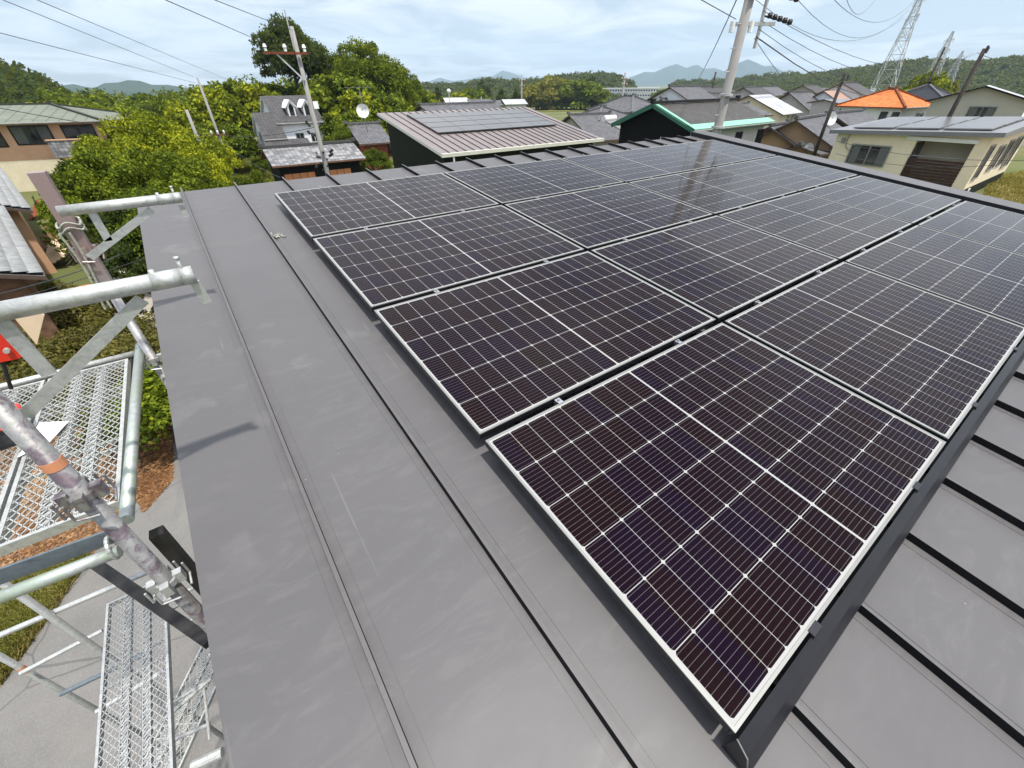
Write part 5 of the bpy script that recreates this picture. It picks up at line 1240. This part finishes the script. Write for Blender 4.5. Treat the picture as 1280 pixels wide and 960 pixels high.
mid = [
 ('fyel', 60, 120, 82, 'light tree above the green shingled roof'), ('dark0', 110, 118, 80, 'dark round tree right above the green shingled roof'),
 ('fmid', 150, 122, 75, 'green tree below the reddish bare treetops'), ('dark1', 185, 120, 78, 'dark tree left of the slim grey pole top'),
 ('fmid', 215, 113, 80, 'green tree directly behind the slim grey pole'), ('fyel', 250, 110, 72, 'light green tree right of the slim pole'),
 ('fmid', 285, 97, 82, 'tall green tree left of the dormered house'), ('fyel', 310, 108, 74, 'light green tree just behind the white lower wing'),
 ('fyel', 235, 140, 58, 'light leafy tree in front of the tree line left of the white house'), ('fmid', 270, 150, 55, 'green tree at the edge of the meadow'),
 ('fyel', 180, 138, 56, 'pale green tree in the middle distance left'), ('fmid', 115, 140, 60, 'green tree beside the salmon house eave'),
 ('fmid', 340, 102, 78, 'green tree rising behind the dormered roof'), ('fyel', 205, 155, 45, 'yellow tinted tree left of the short bare pole'),
]
for k_, px, py, r_, lb in mid:
    if px < 235: py = py + 9
    tree_px(k_, px, py, r_, lb, group='trees behind the thicket', z0=gz(*PR(px, py, r_).xy))
tree_px('big0', 352, 28, 78, 'tall dark spreading tree with bare underside above the dormered house', z0=-3, ws=.85)
tree_px('big1', 455, 50, 74, 'huge rounded green tree right of the white insulator pole', z0=-4, ws=.95)
tree_px('big1', 425, 66, 78, 'left shoulder of the great tree mass between the two tallest trees', z0=-4, ws=.9, rz=2.2)
tree_px('big1', 500, 84, 80, 'right shoulder of the great tree mass behind the satellite dish', z0=-3, ws=.9, rz=1.0)
tree_px('big1', 512, 104, 78, 'lowest right edge of the great tree mass beside the far slate roof', z0=-5, ws=.8, rz=.3)
tree_px('fmid', 420, 88, 66, 'green tree filling the gap between the two tallest trees', ws=1.1)
tree_px('fyel', 440, 118, 58, 'light green tree below the huge rounded tree')
tree_px('fmid', 475, 112, 60, 'leafy green tree behind the satellite dish')
tree_px('fmid', 432, 135, 56, 'green tree to the right of the dormered house')
tree_px('dark0', 428, 152, 50, 'small dark tree right beside the white dormered house')
tree_px('mid0', 466, 186, 40, 'small round shrub by the gravel lane right of the shed', name='shrub', cat='shrub')
tree_px('mid1', 322, 196, 50, 'shrubby green tree behind the shed gable', name='shrub', cat='shrub')
tree_px('mid1', 310, 214, 30, 'pointed green bush left of the timber shed', name='bush', cat='bush')
# shrubs below the scaffold
sh = [('shrub', 30, 345, 8.5, 1), ('shrub', 75, 380, 8.0, 1), ('shrub', 15, 425, 7.0, 1), ('shrub', 110, 400, 7.6, 1), ('shrub', 150, 425, 7.5, 1), ('shrub', 60, 440, 6.2, 1), ('shrub', 165, 395, 8.8, 1), ('shrubg', 183, 475, 7.0, 1), ('shrubg', 190, 440, 8.2, 1), ('shrub', 130, 360, 10, 1), ('shrub', 20, 380, 8.2, 1), ('shrub', 100, 480, 5.6, 1)]
SHL = ['olive shrub at the left edge beside the silver tiles', 'olive shrub under the middle of the near bracket arm', 'olive shrub behind the red plate', 'olive shrub below the right part of the near arm', 'olive shrub just left of the far post foot',
       'olive shrub seen above the deck end between the braces', 'olive shrub behind the far post near the roof edge', 'fresh green shrub beside the roof edge above the leaf litter', 'upper fresh green shrub squeezed between far post and roof edge', 'olive shrub farthest back next to the concrete slab', 'olive shrub hidden mostly by the near bracket arm at left', 'olive shrub seen through the upper mesh plank']
for i, (k_, px, py, r_, s0) in enumerate(sh):
    p_ = P(px, py + 8, -4.3); tree(k_, p_.x, p_.y, G, 1.0 + .25 * ((i * 7) % 5) / 5, SHL[i], 'shrub', 'shrub', 'shrubs below the scaffold')
# mid distance trees towards the north east
far = [('cedar', 545, 110, 180, 'dark pointed tree at the left of the far tree row'), ('fyel', 575, 116, 150, 'light tree near the white globe lamp'), ('cedar', 604, 101, 190, 'tallest dark conifer behind the globe lamp'),
       ('cedar', 627, 113, 140, 'left one of the two black green conifers before the bamboo'), ('cedar', 645, 112, 142, 'right one of the two black green conifers before the bamboo'), ('fmid', 590, 108, 200, 'green tree between lamp and distant pole'),
       ('bam', 676, 106, 190, 'left part of the yellow green bamboo grove'), ('bam', 692, 102, 200, 'middle of the yellow green bamboo grove'), ('bam', 707, 105, 195, 'right part of the yellow green bamboo grove'),
       ('fmid', 727, 104, 190, 'dark green tree right of the bamboo grove'), ('cedar', 742, 103, 210, 'tree right end of the grove above the field houses'), ('fmid', 835, 110, 260, 'low dark tree clump right of the school'), ('fmid', 850, 112, 250, 'second low tree right of the school'),
       ('fmid', 560, 118, 130, 'round green tree behind the slate roof'), ('fyel', 532, 116, 120, 'pale green tree next to the huge rounded tree'), ('fmid', 1068, 98, 120, 'round dark green tree right of the pink roof'), ('fyel', 1165, 92, 130, 'yellowish tree clump behind the black ribbed roof'), ('fyel', 1150, 97, 140, 'small yellowish tree left of the second pylon'),
       ('bam', 1188, 97, 150, 'golden bamboo clump right of the black roof')]
for k_, px, py, r_, lb in far:
    if 590 < px < 900: r_ = r_ * 1.3
    q_ = PR(px, py, r_)
    tree_px(k_, px, py - (6 if 660 < px < 745 else 0), r_, lb, z0=gz(q_.x, q_.y) - (4.0 if px < 900 else 1.5), group='trees in the middle distance', ws=.62 if px > 1000 else (1.35 if 650 < px < 900 else .95))

# forests as stuff
def forest(name, pts, base_seed, mat, R3=(4.5, 4.5, 4.0), leaves=170, size=.75):
    vs, fs, off = [], [], 0
    pr = [crown(base_seed + i, (1, 1, 1), 9, leaves, size / R3[0], cl_r=.45) for i in range(6)]
    g = np.random.default_rng(base_seed)
    for (x, y, z, s) in pts:
        v, f, _ = pr[g.integers(6)]; a_ = g.uniform(0, 6.28); c, sn = math.cos(a_), math.sin(a_)
        R_ = np.array([[c, -sn, 0], [sn, c, 0], [0, 0, 1]]); q = (v @ R_.T) * (np.array(R3) * s); q = q + np.array([x, y, z + R3[2] * s * .55])
        vs.append(q); fs.append(f + off); off += len(v)
    o = arr_mesh(name, np.concatenate(vs), np.concatenate(fs), M[mat]); o['kind'] = 'stuff'; o['category'] = 'forest'; return o
def hill(name, prof, r0, r1, thick, mat, label=None):
    """terrain ridge whose crest follows photo pixels; prof: list of (px, py); crest at distance r1, foot at r0"""
    xs_ = np.array([p_[0] for p_ in prof], float); ys_ = np.array([p_[1] for p_ in prof], float); n = max(60, len(prof) * 10)
    X = np.linspace(xs_[0], xs_[-1], n); Y = np.interp(X, xs_, ys_); g = np.random.default_rng(int(r1))
    rows = []
    for k_, f in enumerate(np.linspace(0, 1, 14)):
        row = []
        for i in range(n):
            crest = PR(X[i], Y[i], r1); a_ = math.atan2(crest.x - CN[0], crest.y - CN[1]); rr = r0 + (r1 - r0) * f; zb_ = gz(CN[0] + rr * math.sin(a_), CN[1] + rr * math.cos(a_))
            sm = f * f * (3 - 2 * f); row.append((CN[0] + rr * math.sin(a_), CN[1] + rr * math.cos(a_), zb_ - 2 + (crest.z - zb_ + 2) * sm))
        rows.append(row)
    row = [(CN[0] + (p_[0] - CN[0]) * thick, CN[1] + (p_[1] - CN[1]) * thick, -30) for p_ in rows[-1]]; rows.append(row)
    v = np.array(rows).reshape(-1, 3); K = len(rows); i = np.arange((K - 1) * (n - 1)); r_, c_ = i // (n - 1), i % (n - 1); a_ = r_ * n + c_
    f = np.stack([a_, a_ + 1, a_ + n + 1, a_ + n], -1); o = arr_mesh(name, v, f, mat, smooth=True); o['kind'] = 'structure'; return o, np.array(rows[:-1])
def forest_floor():
    m = NT('forest_floor'); g = m.grain(); f = m.noise(g, .06, 6, .65); m.set(m.ramp(f, [(.35, (.022, .036, .014)), (.65, (.06, .08, .025))]), .95, 0, .1); m.bump(f, 1.0, 4.0); return m.mat
M['floor'] = forest_floor()
def plant(rows, n, seed, s0=.8, s1=1.5, f0=0.0, dens_crest=0):
    g = np.random.default_rng(seed); K, N = rows.shape[:2]; out_ = []
    for _ in range(n):
        a_ = g.uniform(f0, 1) * (K - 1.001); b_ = g.uniform(0, N - 1.001); i, j = int(a_), int(b_); fa, fb = a_ - i, b_ - j
        p_ = (rows[i, j] * (1 - fa) * (1 - fb) + rows[i + 1, j] * fa * (1 - fb) + rows[i, j + 1] * (1 - fa) * fb + rows[i + 1, j + 1] * fa * fb); sc_ = g.uniform(s0, s1); out_.append((p_[0], p_[1], p_[2] - 2.6 * sc_, sc_))
    return out_
_, rows = hill('hill', [(930, 108), (960, 103), (1000, 99), (1040, 93), (1080, 88), (1110, 82), (1150, 79), (1200, 82), (1240, 79), (1280, 77), (1330, 77)], 420, 700, 1.3, M['floor'])
forest('forest_on_hill', plant(rows, 1500, 31, .9, 1.9), 41, 'leaffar')
_, rows = hill('hill', [(840, 106), (870, 105), (900, 104), (940, 100), (975, 97), (1010, 97), (1050, 100)], 500, 800, 1.3, M['floor'])
forest('forest_on_far_ridge', plant(rows, 700, 32, 1.0, 2.0), 47, 'leaffar')
_, rows = hill('hill', [(500, 112), (540, 110), (580, 109), (610, 104), (650, 106), (690, 102), (720, 98), (745, 97), (770, 99), (790, 109)], 385, 560, 1.2, M['floor'])
forest('forest_behind_field', plant(rows, 1500, 33, .9, 1.7), 53, 'leaffar')
_, rows = hill('hill', [(-120, 72), (-60, 78), (0, 94), (25, 99), (45, 107), (60, 120), (80, 130)], 110, 190, 1.3, M['floor'])
forest('forest_on_left_hill', plant(rows, 420, 34, .55, 1.0), 59, 'leafdark', size=.6, leaves=260)
_, rows = hill('hill', [(60, 134), (110, 134), (170, 133), (220, 131), (260, 122), (320, 116), (400, 112), (520, 114)], 95, 150, 1.3, M['floor'])
forest('tree_line_left', plant(rows, 330, 35, .5, .95, .2), 61, 'leafmid', size=.5, leaves=300)
# thicket undergrowth joining the near trees
pts = []
g = np.random.default_rng(77)
for _ in range(90):
    px, py = g.uniform(80, 235), g.uniform(165, 285); q = P(px, py, -4.2 if py > 215 else -4.6)
    if 12 < q.y < 60 and not (3 < q.x and q.y > 28): pts.append((q.x, q.y, G - .4, g.uniform(.35, .6)))
forest('undergrowth', pts, 67, 'leafmid', size=.30, leaves=420)
# far blue mountains
def mount_mat(col):
    m = NT('mountain_forest'); g = m.grain(); f = m.noise(g, .004, 6, .6); m.set(m.ramp(f, [(.3, tuple(c * .8 for c in col)), (.7, tuple(c * 1.2 for c in col))]), .95, 0, .1); return m.mat
M['mount'] = mount_mat((.035, .055, .035))
hill('mountain', [(770, 100), (790, 96), (805, 90), (818, 90), (835, 83), (846, 80), (858, 85), (866, 82), (872, 81), (880, 86), (893, 85), (905, 89), (912, 84), (925, 78), (935, 74), (945, 78), (955, 83), (966, 82), (980, 90), (1010, 98)], 4200, 5200, 1.2, M['mount'])
hill('mountain', [(535, 102), (550, 97), (565, 101), (580, 100), (600, 96), (615, 96), (628, 88), (640, 91), (655, 97), (680, 97), (700, 93), (720, 98), (780, 102)], 5200, 6400, 1.2, M['mount'])
hill('mountain', [(40, 122), (62, 112), (75, 107), (92, 105), (108, 109), (118, 110), (130, 104), (148, 103), (160, 100), (175, 101), (190, 106), (210, 106), (235, 110), (262, 116)], 1300, 1900, 1.2, M['mount'])

# field, school and far houses
q = [P(600, 138.5, -12.0), P(725, 137.5, -12.0), P(735, 127.2, -12.6), P(640, 127.8, -12.6)]
def drape(name, px_pts, mat, lift=.15):
    out_ = []
    for (px, py) in px_pts:
        lo, hi = 20.0, 900.0
        for _ in range(40):
            md = (lo + hi) / 2; p_ = PR(px, py, md)
            if p_.z > gz(p_.x, p_.y) + lift: lo = md
            else: hi = md
        out_.append(PR(px, py, lo))
    mb = MB(); n = len(out_) // 2; A_, B_ = out_[:n], out_[n:][::-1]
    for i in range(n - 1): mb.face([A_[i], A_[i + 1], B_[i + 1], B_[i]])
    o = mb.build(name, mat); o['kind'] = 'structure'; return o
drape('rice_field', [(560, 139), (600, 139), (640, 139), (680, 139), (730, 139), (740, 129), (690, 129), (650, 129.5), (620, 130), (590, 130.5)], M['fieldgreen'])
def far_box_house(label, px, py_eave, r, w_, hgt, wall, roof, name='house', kind='par', d_=7, group=None):
    lo, hi = 90.0, 600.0
    for _ in range(30):
        md = (lo + hi) / 2; p_ = PR(px, py_eave, md)
        if p_.z > gz(p_.x, p_.y) + hgt: lo = md
        else: hi = md
    if r > 100: r = lo if lo < 520 else 520 - (lo * 7 % 37)
    p_ = PR(px, py_eave, r); a_ = Vector((p_.x - w_ / 2, p_.y)); b_ = Vector((p_.x + w_ / 2, p_.y - w_ * .3))
    t_, _, _ = building(name, label, 'house', a_, b_, p_.z, d_, 20, kind, wall, roof, .3, .15, ridgecap=False, group=group, wins=[('F', .3, p_.z - 1.2, 1.2, 1.0), ('F', .7, p_.z - 1.2, 1.2, 1.0)]); return clean(t_)
for lb, px, py, r_, w__, wl, rf in (('tiny black walled shed at the left end of the field', 675, 121, 235, 9, 'blackwall', 'greyroof'), ('tiny white field shed left of the long pale one', 689, 121.5, 235, 7, 'whitesiding', 'greyrib'), ('long pale field shed', 709, 120, 235, 12, 'whitesiding', 'greyrib'),
    ('grey far house right of the pale field shed', 725, 118, 240, 8, 'greywall', 'slate'), ('dark far house left of the orange walled one', 735, 116, 250, 8, 'greywall', 'slatedark'), ('far house with an orange wall before the school', 749, 115.5, 230, 9, 'salmon', 'pinktile')):
    far_box_house(lb, px, py, r_, w__, 3, wl, rf)
for i in range(26):
    px = 800 + i * 12.5 + random.uniform(-4, 4); py = random.uniform(115, 119) if px < 1000 else random.uniform(111, 115)
    wl = random.choice(['whitesiding', 'greywall', 'cream', 'beige']); rf = random.choice(['slate', 'slatedark', 'greyrib', 'slate', 'slatedark'])
    ordn = ['first', 'second', 'third', 'fourth', 'fifth', 'sixth', 'seventh', 'eighth', 'ninth', 'tenth', 'eleventh', 'twelfth', 'thirteenth'][i % 13]
    far_box_house(f"tiny {dict(whitesiding='white', greywall='grey', cream='cream', beige='beige')[wl]} town house before the hills, {ordn} from the {'left' if i < 13 else 'middle towards the right'}", px, py, random.uniform(170, 290), random.uniform(9, 14), 4, wl, rf, group='distant town houses')
for px, py, lb, wl, rf in ((600, 130, 'small cream far house above the panel rows', 'cream', 'slate'), (628, 131, 'small pale far house with yellowish wall behind the slate roof', 'cream', 'slate'), (643, 130, 'tiny white far house at the right end of the slate roof', 'whitesiding', 'greyrib'), (570, 128, 'small far house with white wall behind the street lamp', 'whitesiding', 'greyrib')):
    far_box_house(lb, px, py, 95, 4.5, 3, wl, rf, d_=4)
sc = empty('school', PR(760, 121, 430), 0, 'long white school building with two rows of windows', 'school')
a_, b_ = PR(752, 120, 430), PR(822, 119, 430); d = Vector((b_.x - a_.x, b_.y - a_.y, 0)); L_ = d.length; sc.location = (a_.x, a_.y, gz(a_.x, a_.y)); sc.rotation_euler[2] = math.atan2(d.y, d.x)
Ht = PR(760, 111, 430).z - sc.location.z
MB().box(0, L_, 0, 12, 0, Ht).build('wall', M['whitesiding'], sc); MB().box(-.4, L_ + .4, -.8, 12.4, Ht, Ht + .5).build('roof', M['white'], sc)
for fl_ in range(2):
    mb = MB()
    for i in range(22): x = L_ * (i + .2) / 22; mb.box(x, x + L_ / 22 * .62, -.12, -.02, Ht - 1.9 - fl_ * 3.4, Ht - .7 - fl_ * 3.4)
    mb.build('window_row', M['glass'], sc)
    MB().box(-.1, L_ + .1, -.9, -.14, Ht - 2.5 - fl_ * 3.4, Ht - 2.2 - fl_ * 3.4).build('balcony', M['white'], sc)

# ground cover near the scaffold: leaf litter, grass tufts
def scatter(name, poly_px, z, n, mat, size, height, seed):
    g = np.random.default_rng(seed); pts_ = []
    xs_ = [p_[0] for p_ in poly_px]; ys_ = [p_[1] for p_ in poly_px]
    def inside(x, y):
        c = False; k_ = len(poly_px)
        for i in range(k_):
            (x1, y1), (x2, y2) = poly_px[i], poly_px[(i + 1) % k_]
            if (y1 > y) != (y2 > y) and x < (x2 - x1) * (y - y1) / (y2 - y1) + x1: c = not c
        return c
    while len(pts_) < n:
        x, y = g.uniform(min(xs_), max(xs_)), g.uniform(min(ys_), max(ys_))
        if inside(x, y): pts_.append(tuple(P(x, y, z)))
    c = np.array(pts_); N = len(c); a_ = g.uniform(0, 6.28, N); s = size * g.uniform(.5, 1.5, N); h = height * g.uniform(.3, 1.3, N)
    dx, dy = np.cos(a_) * s, np.sin(a_) * s; ln = g.normal(0, .5, (N, 2)) * h[:, None]
    b0 = c + np.stack([-dx, -dy, 0 * dx], 1); b1_ = c + np.stack([dx, dy, 0 * dx], 1); t0 = c + np.stack([dx * .3 + ln[:, 0], dy * .3 + ln[:, 1], h], 1); t1 = c + np.stack([-dx * .3 + ln[:, 0], -dy * .3 + ln[:, 1], h], 1)
    if height < .03: t0 = t0 + np.stack([-dy, dx, 0 * dx], 1) * 1.2; t1 = t1 + np.stack([-dy, dx, 0 * dx], 1) * 1.2
    v = np.stack([b0, b1_, t0, t1], 1).reshape(-1, 3); o = arr_mesh(name, v, np.arange(N * 4).reshape(-1, 4), M[mat]); o['kind'] = 'stuff'; return o
scatter('leaf_litter', [(170, 620), (205, 500), (215, 520), (216, 600), (180, 640)] , G + .01, 5000, 'litter', .03, .015, 1)
scatter('leaf_litter', [(0, 560), (200, 480), (207, 540), (165, 640), (110, 700), (0, 745)], G + .01, 9000, 'litter', .03, .015, 2)
scatter('grass', [(0, 745), (60, 700), (105, 690), (112, 700), (85, 735), (45, 785), (0, 850)], G + .01, 12000, 'greengrass', .012, .13, 3)
scatter('dry_grass', [(0, 745), (60, 700), (112, 700), (60, 775), (0, 860)], G + .01, 9000, 'drygrass', .010, .12, 4)
scatter('meadow_grass', [(255, 190), (330, 175), (345, 235), (295, 245), (265, 240)], G + .02, 16000, 'greengrass', .05, .45, 5)
scatter('verge_grass', [(1236, 222), (1300, 212), (1300, 262), (1225, 262)], -4.0, 9000, 'drygrass', .04, .18, 6)
M['dirt'] = simple('dry_earth', (0.36, 0.28, 0.18), 0.95, 0, 0.3, .5)
poly_sheet('earth_lot', [(26, -6), (60, -6), (60, 4.4), (26, 4.4)], -3.99, M['dirt'])

# ------------------------------------------------------------------ air
hz = MB(); hz.box(-7600, 7600, -2200, 7600, -60, 560); HZ = NT('haze')
HZ.t.nodes.remove(HZ.b); pv = HZ.n('ShaderNodeVolumePrincipled'); pv.inputs['Color'].default_value = (.62, .79, 1.0, 1); pv.inputs['Density'].default_value = .00014; pv.inputs['Anisotropy'].default_value = .2
HZ.l(pv.outputs[0], HZ.o.inputs['Volume'])
ho = hz.build('haze', HZ.mat); ho['kind'] = 'stuff'
